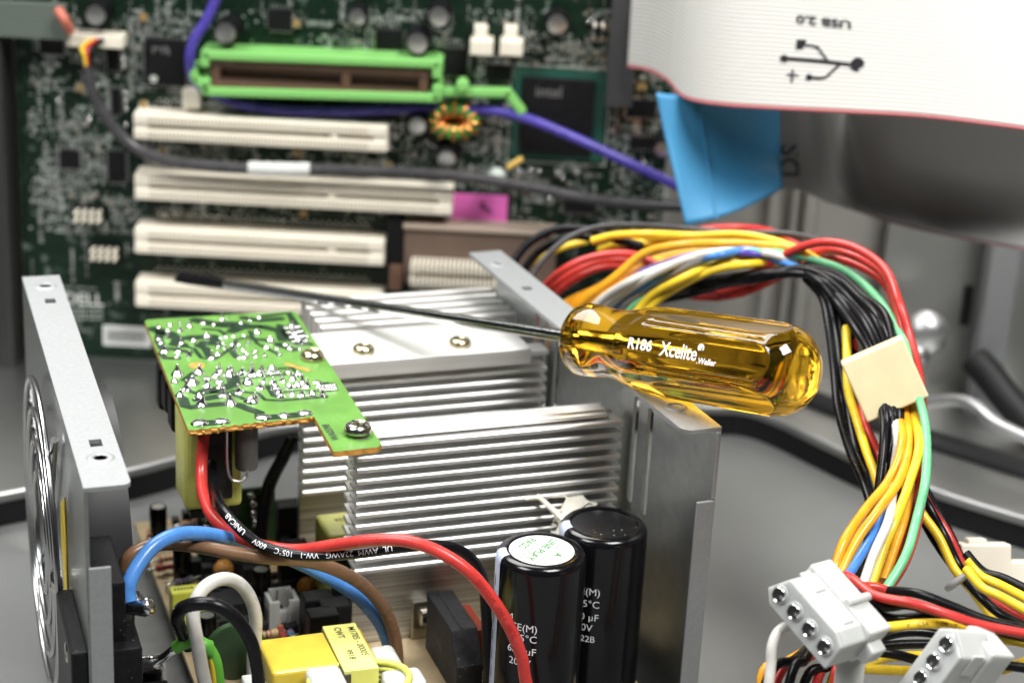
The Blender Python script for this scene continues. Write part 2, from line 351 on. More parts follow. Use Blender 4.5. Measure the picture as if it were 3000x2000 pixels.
def bp(px, py, h=0): return at_y(px, py, YB - h)
def bbox(mb, px, py, wx, wz, h0, h1, mi=0):
    c = bp(px, py, h1); return mb.box((c.x, YB - (h0 + h1) / 2, c.z), (wx, h1 - h0, wz), WORLD_AX, mi)
bl0 = bp(80, 1045); brt = bp(1835, 60)
BX0, BX1, BZ0, BZ1 = bl0.x, bp(1965, 300).x, bl0.z, 210
mob = thing('motherboard', 'dark green computer motherboard standing upright with four cream expansion slots', 'motherboard', ((BX0 + BX1) / 2, YB, BZ0))
MB().box(((BX0 + BX1) / 2, YB + .8, (BZ0 + BZ1) / 2), (BX1 - BX0, 1.6, BZ1 - BZ0)).build('circuit_board', mb_m, mob, smooth=0)
MB().box(((BX0 + BX1) / 2 - 20, YB + 3, BZ0 - 2), (BX1 - BX0 - 40, 9, 7)).build('mounting_rail', mat('dark rail', (.06, .065, .06), .4, .4), mob, smooth=0, bevel=.6)

def slot(px0, px1, py, key=.79, hw=9.0):
    c0 = bp(px0, py, 11); c1 = bp(px1, py + (px1 - px0) * .052, 11); L = c1.x - c0.x; x0 = c0.x; z = (c0.z + c1.z) / 2
    b = MB(); b.box((x0 + L / 2, YB - 4, z), (L, 8, hw - .6)).build('x', cream)
    ob = bpy.data.objects['x']; ob.name = 'expansion_slot'; ob.data.name = 'slot_base'; bpy.context.view_layer.update()
    wl = ob.location.copy(); ob.parent = mob; ob.location = wl - mob.location
    rl = MB(); rl.box((x0 + L / 2, YB - 9.5, z + 2.6), (L, 3.4, 3.8)); rl.build('slot_rail', cream, ob, smooth=0, bevel=.7)
    rl = MB(); rl.box((x0 + L / 2, YB - 9.5, z - 2.6), (L, 3.4, 3.8)); rl.build('slot_rail', cream, ob, smooth=0, bevel=.7)
    for xx in (x0 + 2.4, x0 + L - 2.4):
        MB().box((xx, YB - 9.3, z), (4.6, 2.9, 2.4)).build('slot_end', cream, ob, smooth=0, bevel=.4)
    if key: MB().box((x0 + key * L, YB - 9.4, z), (2.6, 3.0, 2.4)).build('slot_key', cream, ob, smooth=0, bevel=.3)
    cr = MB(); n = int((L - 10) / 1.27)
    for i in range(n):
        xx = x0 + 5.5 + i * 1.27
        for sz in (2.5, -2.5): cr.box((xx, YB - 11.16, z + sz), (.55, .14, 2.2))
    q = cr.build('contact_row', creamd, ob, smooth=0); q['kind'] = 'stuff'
    pins = MB()
    for i in range(n): 
        xx = x0 + 5.5 + i * 1.27; pins.box((xx, YB - .6, z + 5.6 + (i % 2) * 1.2), (.5, 1.2, .5))
    q = pins.build('pin_row', silver, ob, smooth=0); q['kind'] = 'stuff'
    return ob
slot(390, 1135, 371); slot(393, 1325, 547, key=.62); slot(393, 1125, 705); slot(395, 1120, 862)
# brown slot held in the green clip
def brown_slot():
    c0 = bp(612, 215, 12); c1 = bp(1258, 250, 12); z = (c0.z + c1.z) / 2; L = c1.x - c0.x; xm = (c0.x + c1.x) / 2
    ob = MB().box((xm, YB - 4, z), (L, 8, 10)).build('brown_slot', brownp, mob, smooth=0, bevel=.4)
    for sz in (3.9, -3.9): MB().box((xm, YB - 10, z + sz), (L, 4, 2.6)).build('slot_rail', brownp, ob, smooth=0, bevel=.5)
    for xx in (c0.x + 2, c0.x + L * .62, c1.x - 2): MB().box((xx, YB - 9.8, z), (3, 3.6, 5)).build('slot_end', brownp, ob, smooth=0, bevel=.4)
    cr = MB()
    for i in range(int(L / 1.0) - 5):
        for sz in (2.1, -2.1): cr.box((c0.x + 3.5 + i, YB - 9.6, z + sz), (.45, 3.4, .9))
    q = cr.build('contact_row', mat('dull contacts', (.16, .11, .07), .4, .3), ob, smooth=0); q['kind'] = 'stuff'
brown_slot()
# green retention clip: a thing that lifts off
def clip():
    h = 13.5; m = MB()
    def bar(pts, w, h0, h1):
        q = [bp(x, y, h1) for x, y in pts]
        for a, b in zip(q, q[1:]):
            d = (b - a); L = d.length; d.normalize(); nn = Vector((-d.z, 0, d.x))
            m.box((a + b) / 2 + Vector((0, (h1 - h0) / 2, 0)), (L + w * .8, h1 - h0, w), (d, Vector((0, 1, 0)), nn))
    bar([(605, 163), (1278, 190)], 3.0, 0, h); bar([(605, 270), (1278, 290)], 3.0, 0, h)
    bar([(600, 160), (598, 188)], 3.2, 0, h); bar([(1282, 190), (1280, 222)], 3.2, 0, h); bar([(1280, 262), (1278, 290)], 3.2, 0, h)
    bar([(563, 208), (572, 235), (602, 258)], 2.8, 2, h); bar([(602, 242), (602, 270)], 3, 2, h)
    bar([(1280, 272), (1488, 276), (1527, 328)], 3.0, 6, 10.5)
    o = m.build('slot_retention_clip', clipgreen, smooth=0, bevel=.7)
    tag(o, 'bright green plastic retention clip framing the brown slot on the motherboard', 'clip')
    pn = bp(1355, 250, 10); MB().lathe(pn + Vector((0, 3, 0)), (0, -1, 0), [(0, 2.2), (5, 2.2), (5.6, 1.6)], 16).build('clip_stud', clipgreen, o)
clip()
# electrolytic capacitors on the board (seen from above-front)
def mbcap(px, py, r, h, tint=(.55, .54, .53)):
    c = bp(px, py, h); b = Vector((c.x, YB, c.z))
    o = MB().lathe(b, (0, -1, 0), [(0, r), (h - .6, r), (h - .1, r * .93), (h - .1, r * .78)], 24).build('board_capacitor', blackp, mob, smooth=40)
    MB().lathe(b, (0, -1, 0), [(h - .4, r * .80), (h + .05, r * .80), (h + .15, r * .7)], 24).build('capacitor_top', silver, o, smooth=40)
    return o
for px, py, r, h in [(660, 98, 4.2, 12), (1222, 128, 4.2, 12), (1285, 50, 4.0, 12), (1632, 72, 4.0, 10), (1045, 52, 3.4, 10), (1222, 370, 3.6, 10), (1308, 468, 3.8, 10), (280, 45, 4, 10), (1940, 440, 3.2, 9)]:
    mbcap(px, py, r, h)
for px, py in ((1412, 142), (1500, 144)):
    o = bbox(MB(), px - 2, py, 7.6, 5.2, 0, 9).build('cream_jumper', cream, mob, smooth=0, bevel=.6); bbox(MB(), px - 4, py - 38, 4.4, 5.4, 0, 6.5).build('jumper_neck', cream, o, smooth=0, bevel=.5)
# chipset
o = bbox(MB(), 1636, 338, 31, 31, 0, 1.2).build('chipset', mat('chipset substrate', (.015, .075, .055), .35), mob, smooth=0)
die = bbox(MB(), 1632, 342, 24.5, 26, 1.2, 2.6).build('chip_body', chipm, o, smooth=0, bevel=.5)
c = bp(1620, 285, 2.7); lettering('intel', 5.2, plane_fn((c.x - 6, YB - 2.65, c.z), (1, 0, 0), (0, 0, 1)), mat('laser mark', (.13, .125, .12), .6), die, .05)
for dx, dz, ww, hh in ((0, 16.6, 34, .5), (0, -16.6, 34, .5), (16.6, 0, .5, 33), (-16.6, 0, .5, 33)):
    c = bp(1636, 338, 0); MB().box((c.x + dx, YB - .1, c.z + dz), (ww, .25, hh)).build('outline_mark', mat('silkscreen', (.42, .45, .40), .5), o, smooth=0)
def chip(px, py, wx, wz, h=1.8, pins=True, mt=None):
    o = bbox(MB(), px, py, wx, wz, 0, h).build('chip', mt or chipm, mob, smooth=0, bevel=.2)
    if pins:
        m = MB(); c = bp(px, py, h)
        for k in range(int(wz / 1.3)):
            for sx in (-1, 1): m.box((c.x + sx * (wx / 2 + .5), YB - .3, c.z - wz / 2 + .9 + k * 1.3), (1.0, .5, .5))
        for k in range(int(wx / 1.3)):
            for sz in (-1, 1): m.box((c.x - wx / 2 + .9 + k * 1.3, YB - .3, c.z + sz * (wz / 2 + .5)), (.5, .5, 1.0))
        q = m.build('pin_row', silver, o, smooth=0); q['kind'] = 'stuff'
    return o
o = chip(482, 185, 13.5, 15.5, 2.2); c = bp(470, 148, 2.4)
for k_, (dx_, dz_, w_) in enumerate(((-2.4, 0, .6), (-1.2, .6, 2.0), (.6, 0, .6), (1.8, .5, .6), (2.6, -.4, .6))): MB().box((c.x + dx_, YB - 2.25, c.z + dz_), (w_, .12, 2.2 if w_ < 1 else .6)).build('worn_mark', mat('laser mark', (.13, .125, .12), .6), o, smooth=0)
c = bp(450, 232, 2.4); MB().lathe((c.x, YB - 2.1, c.z), (0, -1, 0), [(0, 1.3), (.3, 1.3)], 20).build('pin_one_dot', mat('silkscreen', (.42, .45, .40), .5), o)
for a in ((202, 468, 6.5, 6.5), (330, 175, 4, 8), (338, 300, 3, 9), (340, 490, 6, 11), (150, 130, 8, 7), (1140, 120, 9, 7), (1330, 185, 9, 9), (1880, 320, 10, 6), (1885, 420, 9, 4), (1460, 215, 9, 5), (1700, 600, 11, 6), (820, 60, 8, 7)): chip(*a)
# copper coil
c = bp(1330, 355, 6); ring = [Vector((c.x + 6.2 * math.cos(a), YB - 5, c.z + 4.2 * math.sin(a))) for a in [i * math.pi / 12 for i in range(24)]]
o = MB().tube(ring, 2.6, 12, closed=True).build('coil_core', mat('coil core green', (.10, .34, .06), .4), mob, smooth=60)
for i in range(0, 24, 2):
    a = i * math.pi / 12; p0 = ring[i]; rad = Vector((math.cos(a) * 1.0, 0, math.sin(a) * 1.0)).normalized()
    lp = [p0 + rad * (3.1 * math.cos(b)) + Vector((0, 1, 0)) * (3.1 * math.sin(b)) for b in [j * math.pi / 6 for j in range(12)]]
    MB().tube(lp, .62, 6, closed=True).build('winding', copper, o, smooth=60)
# white connectors, headers, stickers
bbox(MB(), 560, 292, 6, 6.5, 0, 6).build('white_socket', cream, mob, smooth=0, bevel=.5)
bbox(MB(), 640, 310, 14, 2.5, 0, 2).build('white_socket', mat('silkscreen', (.42, .45, .40), .5), mob, smooth=0, bevel=.3)
o = bbox(MB(), 275, 122, 19, 4.5, 0, 8).build('cable_header', cream, mob, smooth=0, bevel=.6)
def pinhdr(px, py, nx, nz, base=True, h=8):
    c = bp(px, py, h); o = MB().box((c.x, YB - 1.2, c.z), (nx * 2.54, 2.4, nz * 2.54)).build('pin_header', blackp, mob, smooth=0, bevel=.2)
    for i in range(nx):
        for j in range(nz):
            MB().box((c.x + (i - (nx - 1) / 2) * 2.54, YB - h / 2, c.z + (j - (nz - 1) / 2) * 2.54), (.9, h, .9)).build('pin', silver if not base else cream, o, smooth=0)
pinhdr(252, 640, 4, 2); pinhdr(300, 752, 4, 2); pinhdr(1755, 78, 2, 1); 
o = bbox(MB(), 372, 985, 17, 7.5, 0, .35).build('barcode_sticker', paper, mob, smooth=0)
c = bp(372, 985, .4)
for i in range(22): MB().box((c.x - 7 + i * .64, YB - .42, c.z), (.16 + .22 * ((i * 7) % 3) / 2, .1, 4.2)).build('barcode_bar', black_ink, o, smooth=0)
o = bbox(MB(), 1403, 613, 19.5, 10.4, 0, .5).build('pink_sticker', pinkm, mob, smooth=0, bevel=.15)
c = bp(1403, 613, .6)
sq = [(-.5, 1.6), (1.0, 2.2), (.2, .5), (1.8, 1.4), (1.2, -.4), (2.8, .8), (2.4, -1.2), (3.8, -.2)]
MB().tube([Vector((c.x + a + .6, YB - .7, c.z + b)) for a, b in sq], .28, 6).build('pen_scribble', black_ink, o)
silk = mat('white silkscreen', (.55, .56, .53), .5); c = bp(188, 890, .2); lettering('DELL', 6.2, plane_fn((c.x, YB - .12, c.z), (1, 0, 0), (0, 0, 1)), silk, mob, .12)
for k_ in range(3):
    for j_ in range(9): c = bp(200 + j_ * 12 + (j_ * 7 % 4), 905 + k_ * 14, .2); MB().box((c.x, YB - .1, c.z), (.9, .2, .7)).build('fine_print', mat('silkscreen print', (.33, .36, .33), .5), mob, smooth=0)
# brown shrouded connector, pillar and double pin row lower right
o = bbox(MB(), 1405, 760, 52, 20, 0, 9).build('brown_shroud', mat('dull brown shroud', (.125, .085, .065), .5, 0, .1, 80), mob, smooth=0, bevel=.5)
bbox(MB(), 1405, 676, 52, 1.6, 0, 10).build('shroud_lip', mat('pale brown edge', (.36, .29, .23), .5), o, smooth=0, bevel=.3)
o = bbox(MB(), 1155, 745, 5.4, 26, 0, 9).build('latch_pillar', chipm, mob, smooth=0, bevel=.6); bbox(MB(), 1158, 815, 4.4, 9, 9, 11).build('latch', brownp, o, smooth=0, bevel=.5)
o = bbox(MB(), 1330, 812, 30, 10, 0, 6).build('pin_socket', mat('milk white socket', (.62, .58, .50), .5), mob, smooth=0, bevel=.4)
c = bp(1330, 800, 14)
for i in range(20):
    for j in range(2):
        MB().box((c.x + (i - 9.5) * 1.5, YB - 12, c.z + 2.4 - j * 4.4 - .2), (.9, 13, 2.6)).build('pin', cream, o, smooth=0, bevel=.25)
# grey edge strip at the right border of the board
p = bp(1812, 120, 6); MB().box((p.x + 1.5, YB - 4, p.z), (9, 8, 44)).build('edge_connector', mat('dark grey connector', (.045, .045, .047), .45), mob, smooth=0, bevel=.5)
# surface mount parts: the larger ones singly, the rest as one part
smd_cols = [mat('smd ceramic', (.26, .24, .20), .5), mat('smd resistor', (.02, .02, .022), .4), mat('smd tantalum', (.30, .19, .06), .5), mat('smd tinned', (.62, .61, .58), .25, 1)]
def busy(px, py): return noise.noise(Vector((px / 95, py / 80, 3.3))) + .35 * noise.noise(Vector((px / 30, py / 30, 7))) > random.uniform(-.18, .12)
def free(px, py):
    for a, b, c_, d in ((380, 320, 1145, 425), (380, 495, 1335, 605), (380, 655, 1130, 765), (380, 805, 1130, 925), (555, 140, 1300, 305), (1490, 210, 1790, 480), (1310, 560, 1500, 665), (1130, 660, 1640, 860), (290, 950, 450, 1020)):
        if a < px < c_ and b < py < d: return False
    return True
protos = []
for k, (sx, sy, sz) in enumerate([(2.2, 1.0, 1.3), (1.6, .6, .9), (3.4, 1.6, 2.2), (1.0, .5, .6)]):
    m = MB(); m.box((0, -sy / 2, 0), (sx * .6, sy, sz), WORLD_AX, 0); m.box((-sx * .4, -sy / 2, 0), (sx * .2, sy * 1.04, sz * 1.04), WORLD_AX, 1); m.box((sx * .4, -sy / 2, 0), (sx * .2, sy * 1.04, sz * 1.04), WORLD_AX, 1)
    o = m.build('surface_mount_part', [smd_cols[k], smd_cols[3]], None, smooth=0, origin=(0, 0, 0)); protos.append([o, False])
cnt = 0
while cnt < 260:
    px, py = random.uniform(90, 1950), random.uniform(40, 1010)
    if py > 640 and px > 400: continue
    if not free(px, py): continue
    if px < 1500 and py > 690 and random.random() < .8: continue
    c = bp(px, py); k = random.choice((0, 0, 0, 1, 1, 3, 3, 3, 3, 3, 3, 2) if random.random() < .5 else (0, 3, 3, 1)); o, used = protos[k]
    if not used: protos[k][1] = True; place(o, (c.x, YB, c.z), mob); o.rotation_euler = (0, random.choice((0, math.pi / 2)), 0)
    else: copy_to(o, (c.x, YB, c.z), mob, (0, random.choice((0, math.pi / 2)), 0))
    cnt += 1
fine = MB(); vias = MB()
for _ in range(1700):                                   # little rows of parts, legs and solder points
    px, py = random.uniform(90, 1950), random.uniform(30, 1000)
    if not free(px, py) or not busy(px, py) or (py > 690 and random.random() < .75): continue
    c = bp(px, py); n = random.randint(4, 13); hor = random.random() < .5; st = random.choice((.7, 1.0, 1.27))
    wd = random.choice((.3, .4, .55)); ln = random.choice((.5, .9, 1.5))
    for i in range(n):
        q = Vector((c.x + (i * st if hor else 0), YB - .2, c.z + (0 if hor else i * st)))
        (fine if random.random() < .6 else vias).box(q, (wd if hor else ln, .5, ln if hor else wd))
for _ in range(8000):
    px, py = random.uniform(90, 1960), random.uniform(30, 680)
    if not free(px, py) or not busy(px, py): continue
    c = bp(px, py); (vias if random.random() < .25 else fine).box((c.x, YB - .2, c.z), (random.uniform(.3, .9), .4, random.uniform(.3, .9)))
for m, mm, nm in ((fine, mat('silkscreen print', (.33, .36, .33), .5), 'printed_marks'), (vias, smd_cols[3], 'solder_points')):
    q = m.build(nm, mm, mob, smooth=0); q['kind'] = 'stuff'
sh = MB().lathe((0, 0, 0), (0, -1, 0), [(0, 1.0), (.5, .95), (.9, .6), (1.05, .15)], 12).build('solder_dome', solder, None, origin=(0, 0, 0), smooth=60)
first = True
for px, py in [(360, 175), (362, 195), (368, 272), (368, 295), (370, 318), (370, 365), (262, 350), (285, 252), (170, 295), (1523, 498), (1555, 500), (1580, 500), (1645, 500), (1650, 522), (1632, 510), (1690, 505), (1842, 320), (1888, 322), (1735, 58), (1725, 62), (1140, 430), (1888, 478), (1610, 580), (1155, 392), (1250, 412), (530, 840), (560, 845)]:
    c = bp(px, py)
    if first: place(sh, (c.x, YB - .3, c.z), mob); first = False
    else: copy_to(sh, (c.x, YB - .3, c.z), mob)

# ---- cables lying over the board
pts = [bp(640, -20, 12), bp(605, 60, 13), bp(568, 120, 14), bp(556, 185, 13), bp(580, 245, 8), bp(680, 298, 5), bp(820, 322, 5), bp(1000, 325, 5), bp(1250, 318, 5), bp(1420, 322, 6), bp(1535, 345, 9), bp(1700, 412, 12), bp(1850, 482, 15), bp(1985, 545, 20), bp(2090, 590, 26)]
wire(pts, 1.75, 'purple', 'purple cable running under the green clip and across the big square chip', name='cable', cat='cable')
pts = [bp(262, 175, 12), bp(262, 230, 13), bp(280, 290, 13), bp(320, 355, 13), bp(385, 425, 13), bp(480, 468, 14), bp(640, 488, 14), bp(820, 496, 14), bp(1000, 498, 14), bp(1200, 506, 14), bp(1380, 520, 14), bp(1560, 550, 15), bp(1720, 582, 17), bp(1860, 598, 20), bp(2010, 605, 24), bp(2120, 612, 28)]
gc, gsp = wire(pts, 1.95, 'dgrey', 'dark grey round cable with a white sleeve label crossing between two cream slots', name='cable', cat='cable')
seg = [p for p in gsp if bp(708, 0, 14).x < p.x < bp(935, 0, 14).x]
sl = MB().tube(seg, 2.35, 16).build('sleeve_label', paper, gc, smooth=60)
for c_, dx in (('yellow', -1.6), ('red', 0.2), ('black', 1.8)):
    wire([bp(262 + dx * 9 + 22, 118, 8), bp(255 + dx * 9, 140, 12), bp(256 + dx * 5, 165, 13.5), bp(263 + dx * 3, 215, 13.2)], .8, c_, c_ + ' strand between the white header and the dark grey cable', 'strands of the grey cable', name='wire')
p = bp(185, 55, 10); m = MB().tube(spline([bp(170, 30, 12), bp(190, 60, 14), bp(205, 90, 10)], 5), 1.7, 8).build('red_sleeve', mat('salmon sleeve', (.55, .16, .11), .5), smooth=60); tag(m, 'salmon red sleeve at the upper left end of the motherboard', 'sleeve')
o = MB().box((bp(120, 70).x - 4, YB - 9, bp(120, 70).z + 3), (30, 2, 12)).build('metal_flap', mat('grey green flap', (.16, .19, .16), .4, .4), chs, smooth=0, bevel=.3)
c = bp(1510, 480, 8)
o = MB().lathe(c + Vector((-2.5, 0, -1.5)), (1, 0, .75), [(0, 1.0), (5.5, 1.0), (6, .6)], 12).build('amber_tip', mat('amber tip', (.62, .40, .09), .4), smooth=40); tag(o, 'small amber tube tip stuck in the lower corner of the big chip', 'plastic tip')
q = MB().lathe(c + Vector((-6, 1, -5)), (0, -1, 0), [(0, 3.2), (3, 3), (4.5, 1.8), (5, .5)], 16).build('glue_dab', mat('pale glue', (.45, .50, .45), .4), o)
# ================================================================== power supply shell
psu = thing('power_supply_case', 'opened bright steel power supply housing with two flanged side walls', 'power supply', W(74, 70, 0))
ZT = 86.0
def uR(v): return 148.9 - 7.8 * v / 139.0                         # the right wall leans in a little towards the back
def uL(v): return 0.2 + 2.4 * v / 142.0
dR = (W(uR(139), 139, 0) - W(uR(0), 0, 0)).normalized(); nR = Vector((dR.y, -dR.x, 0))     # outward
dL = (W(uL(142), 142, 0) - W(uL(0), 0, 0)).normalized(); nL = Vector((-dL.y, dL.x, 0))
AXR = (nR, dR, Vector((0, 0, 1))); AXL = (nL, dL, Vector((0, 0, 1)))
R0 = W(uR(0), 0, 0); L0 = W(uL(0), 0, 0)
def rw(a, z, out=0): return R0 + dR * a + nR * out + Vector((0, 0, z))
def lw(a, z, out=0): return L0 + dL * a + nL * out + Vector((0, 0, z))
def wall(fn, ax, length, holes, name, mt):
    """sheet wall made of vertical strips so that the slots are real openings"""
    m = MB(); cuts = sorted(holes); a = 0.0
    for h0, h1, z0, z1 in cuts:
        m.box(fn((a + h0) / 2, ZT / 2 - .25, .45), (.9, h0 - a, ZT - .5), ax)
        k = 6; r = (h1 - h0) / 2
        for i in range(k):
            b0 = h0 + (h1 - h0) * i / k; b1 = h0 + (h1 - h0) * (i + 1) / k; x = ((b0 + b1) / 2 - (h0 + h1) / 2); e = r - math.sqrt(max(0, r * r - x * x))
            zl, zh = z0 + e, z1 - e
            m.box(fn((b0 + b1) / 2, zl / 2, .45), (.9, b1 - b0, zl), ax); m.box(fn((b0 + b1) / 2, (zh + ZT - .5) / 2, .45), (.9, b1 - b0, ZT - .5 - zh), ax)
        a = h1
    m.box(fn((a + length) / 2, ZT / 2 - .25, .45), (.9, length - a, ZT - .5), ax)
    return m.build(name, mt, psu, smooth=0)
slots = []
for a0 in (33.0, 41.2, 92.0, 99.5, 107.0):
    slots.append((a0, a0 + 3.2, 47.5, 77.5))
wall(rw, AXR, 140, slots, 'right_wall', zinc_in)
lwall = wall(lw, AXL, 142, [], 'left_wall', zinc_out)
def flange(fn, sgn, length, holes, corner, name):
    """top flange bent inwards; outline with rounded corners and punched holes, as strips"""
    wd = 9.3; m = MB(); a = -.2 if sgn < 0 else 0.0
    def strip(a0, a1, i0, i1):
        if a1 - a0 < .02 or i1 - i0 < .02: return
        P = [fn(a0, ZT - .5, -i0 + .9 * 0), fn(a1, ZT - .5, -i0), fn(a1, ZT - .5, -i1), fn(a0, ZT - .5, -i1)]
        m.prism(P, (0, 0, 1.0))
    strips = []
    n = 8
    for i in range(n):                                            # rounded front corner
        x0, x1 = corner * i / n, corner * (i + 1) / n; xm = (x0 + x1) / 2
        strips.append((x0, x1, wd - corner + math.sqrt(max(0, corner ** 2 - (corner - xm) ** 2))))
    a = corner
    for h0, h1, i0, i1 in sorted(holes):
        strip(a, h0, -.9, wd)
        kk = 8 if (i1 - i0) > 3.4 else 1
        for i in range(kk):
            b0 = h0 + (h1 - h0) * i / kk; b1 = h0 + (h1 - h0) * (i + 1) / kk
            if kk == 1: strip(b0, b1, -.9, i0); strip(b0, b1, i1, wd)
            else:
                r = (h1 - h0) / 2; x = (b0 + b1) / 2 - (h0 + h1) / 2; e = r - math.sqrt(max(0, r * r - x * x)); strip(b0, b1, -.9, i0 + e); strip(b0, b1, i1 - e, wd)
        a = h1
    strip(a, length, -.9, wd)
    for x0, x1, e in strips: strip(x0, x1, -.9, e)
    return m.build(name, zinc, psu, smooth=0)
fl = flange(rw, 1, 140, [(27.6, 29.6, 3.0, 5.6), (12.5, 15.9, 2.6, 6.0), (104, 107, 3.6, 6.4)], 3.0, 'right_flange')
fl2 = flange(lw, -1, 142, [(21.5, 25.5, 3.2, 6.0), (119, 122.5, 3.2, 6.0)], 2.0, 'left_flange')
def dimple(fn, a, i, par, r=3.2):
    c = fn(a, ZT + .5, -i); MB().lathe(c, (0, 0, 1), [(0, r), (.25, r * .85), (.35, r * .55), (.1, r * .45), (-.3, r * .4)], 24).build('pressed_dimple', zinc, par, smooth=60)
dimple(lw, 15, 4.6, fl2); dimple(lw, 133, 4.6, fl2); dimple(rw, 128, 4.6, fl, 2.6)
c = rw(14.2, ZT + .55, -4.3); MB().lathe(c, (0, 0, 1), [(0, 3.0), (.3, 2.6), (.3, 1.9), (-.6, 1.75)], 24).build('pressed_dimple', zinc, fl, smooth=60)
# front edges folded inwards, bottom plate
MB().box(rw(-.45, 33.8, -2.0), (4.9, .9, 67.6), AXR).build('right_front_lip', zinc, psu, smooth=0, bevel=.3)
MB().box(rw(-.45, 76.6, -.1), (1.1, .9, 17.6), AXR).build('right_front_edge', zinc, psu, smooth=0, bevel=.25)
MB().box(lw(-.45, 33.8, -2.0), (4.9, .9, 67.6), AXL).build('left_front_lip', zinc, psu, smooth=0, bevel=.3)
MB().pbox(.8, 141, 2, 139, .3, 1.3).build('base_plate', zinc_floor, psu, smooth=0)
# fan guard of bright wire on the outer left face
guard_m = mat('plated guard wire', (.50, .50, .50), .22, 1); fc = lw(70, 43, 0); fg = MB()
for r in (39, 31, 23, 15): 
    ring = [fc + dL * (r * math.cos(a)) + Vector((0, 0, r * math.sin(a))) + nL * 4.2 for a in [i * math.pi / 28 for i in range(56)]]
    fg.tube(ring, .8, 8, closed=True)
    if r == 39: guard = fg.build('fan_guard', guard_m, psu, smooth=60)
    else: fg.build('guard_ring', guard_m, guard, smooth=60)
    fg = MB()
for a in (.6, 2.2, 3.8, 5.4):
    MB().tube([fc + nL * 2.6 + (dL * math.cos(a) + Vector((0, 0, math.sin(a)))) * r for r in (6, 20, 34, 45)], .9, 8).build('guard_spoke', guard_m, guard, smooth=60)
MB().lathe(fc + nL * -14, nL, [(0, 36), (11, 36), (11, 34)], 48).build('fan_opening', mat('dark fan opening', (.02, .02, .022), .5), psu, smooth=40)
def panhead(base, ax, r, par, mt, name='screw', cross=True, h=None):
    h = h or r * .55
    o = MB().lathe(base, ax, [(0, r), (h * .45, r), (h * .8, r * .86), (h, r * .62), (h * .92, r * .5), (h * .62, r * .2), (h * .55, r * .03)], 28).build(name, mt, par, smooth=50)
    if cross:
        ax = Vector(ax).normalized(); e1 = (ax.orthogonal()).normalized(); e2 = ax.cross(e1); m = MB()
        for e, f in ((e1, e2), (e2, e1)): m.box(base + ax * (h * .74), (r * 1.05, r * .17, h * .34), (e, f, ax))
        m.build('cross_recess', mat('recess shadow metal', (.10, .085, .05), .4, .8), o, smooth=0)
    return o
sp1 = at_u(186, 1700, -1.5); panhead(sp1 + nL * .5, nL, 3.2, psu, steel_screw, h=2.6)
sp2 = at_u(232, 1905, -1.5); panhead(sp2 + nL * .5, nL, 3.2, psu, steel_screw, h=2.6)
# yellow warning sticker edge-on on the outer face
a0 = uvz(at_u(178, 1490, -1)); m = MB(); m.prism([lw(a0[1] - 2, 66, 1.0), lw(a0[1] + 8, 60, 1.0), lw(a0[1] + 9, 47, 1.0), lw(a0[1] + 6, 37, 1.0), lw(a0[1] - 2, 40, 1.0)], nL * .25)
m.build('warning_sticker', mat('yellow sticker', (.70, .50, .03), .5), psu, smooth=0)
# mains socket: outer rim and inner body
o = MB().box(lw(16, 30, 2.6), (4.2, 31, 33), AXL).build('mains_socket', blackp, psu, smooth=0, bevel=.8)
MB().box(lw(22, 27, -6.5), (11, 29, 30), AXL).build('socket_body', blackp, o, smooth=0, bevel=.6)
MB().box(lw(24, 46, -4.5), (9, 25, 22), AXL).build('switch_body', blackp, o, smooth=0, bevel=.6)
MB().box(lw(10, 20, -15), (7, 9, 18), AXL).build('socket_step', blackp, o, smooth=0, bevel=.5)
tb = at_v(420, 1772, 19); q = MB(); q.tube(spline([tb + Vector((-6, 4, 4)), tb + Vector((-4, 1, 0)), tb + Vector((0, 0, -.4)), tb + Vector((2.6, -.5, .2))], 4), [1.3, 1.6, 2.0, 2.2, 2.3, 2.3, 2.2, 2.2, 2.3, 2.5, 2.4, 2.0, .8], 12).build('solder_tag', solder, o, smooth=60)
tb2 = at_v(412, 1735, 30); MB().lathe(tb2 + Vector((-2, 0, -2)), (.5, -.6, .6), [(0, 2.0), (1.6, 2.1), (2.6, 1.5), (3, .4)], 14).build('solder_tag', solder, o, smooth=60)
tg = at_v(450, 1935, 16); MB().box(tg + Vector((-3, 0, -4)), (12, 1.2, 10), PSU_AX).build('earth_tag', solder, o, smooth=0, bevel=.4)
MB().tube(spline([at_v(455, 1938, 14), at_v(480, 1925, 13), at_v(505, 1905, 12), at_v(520, 1895, 12)], 5), [1.8, 1.6, 1.4, 1.2, 1.1, 1.1, 1.1, 1.1, 1.1, 1.1, 1.1, 1.1, 1.1, 1.1, 1.1, 1.1], 10).build('solder_joint', solder, o, smooth=60)

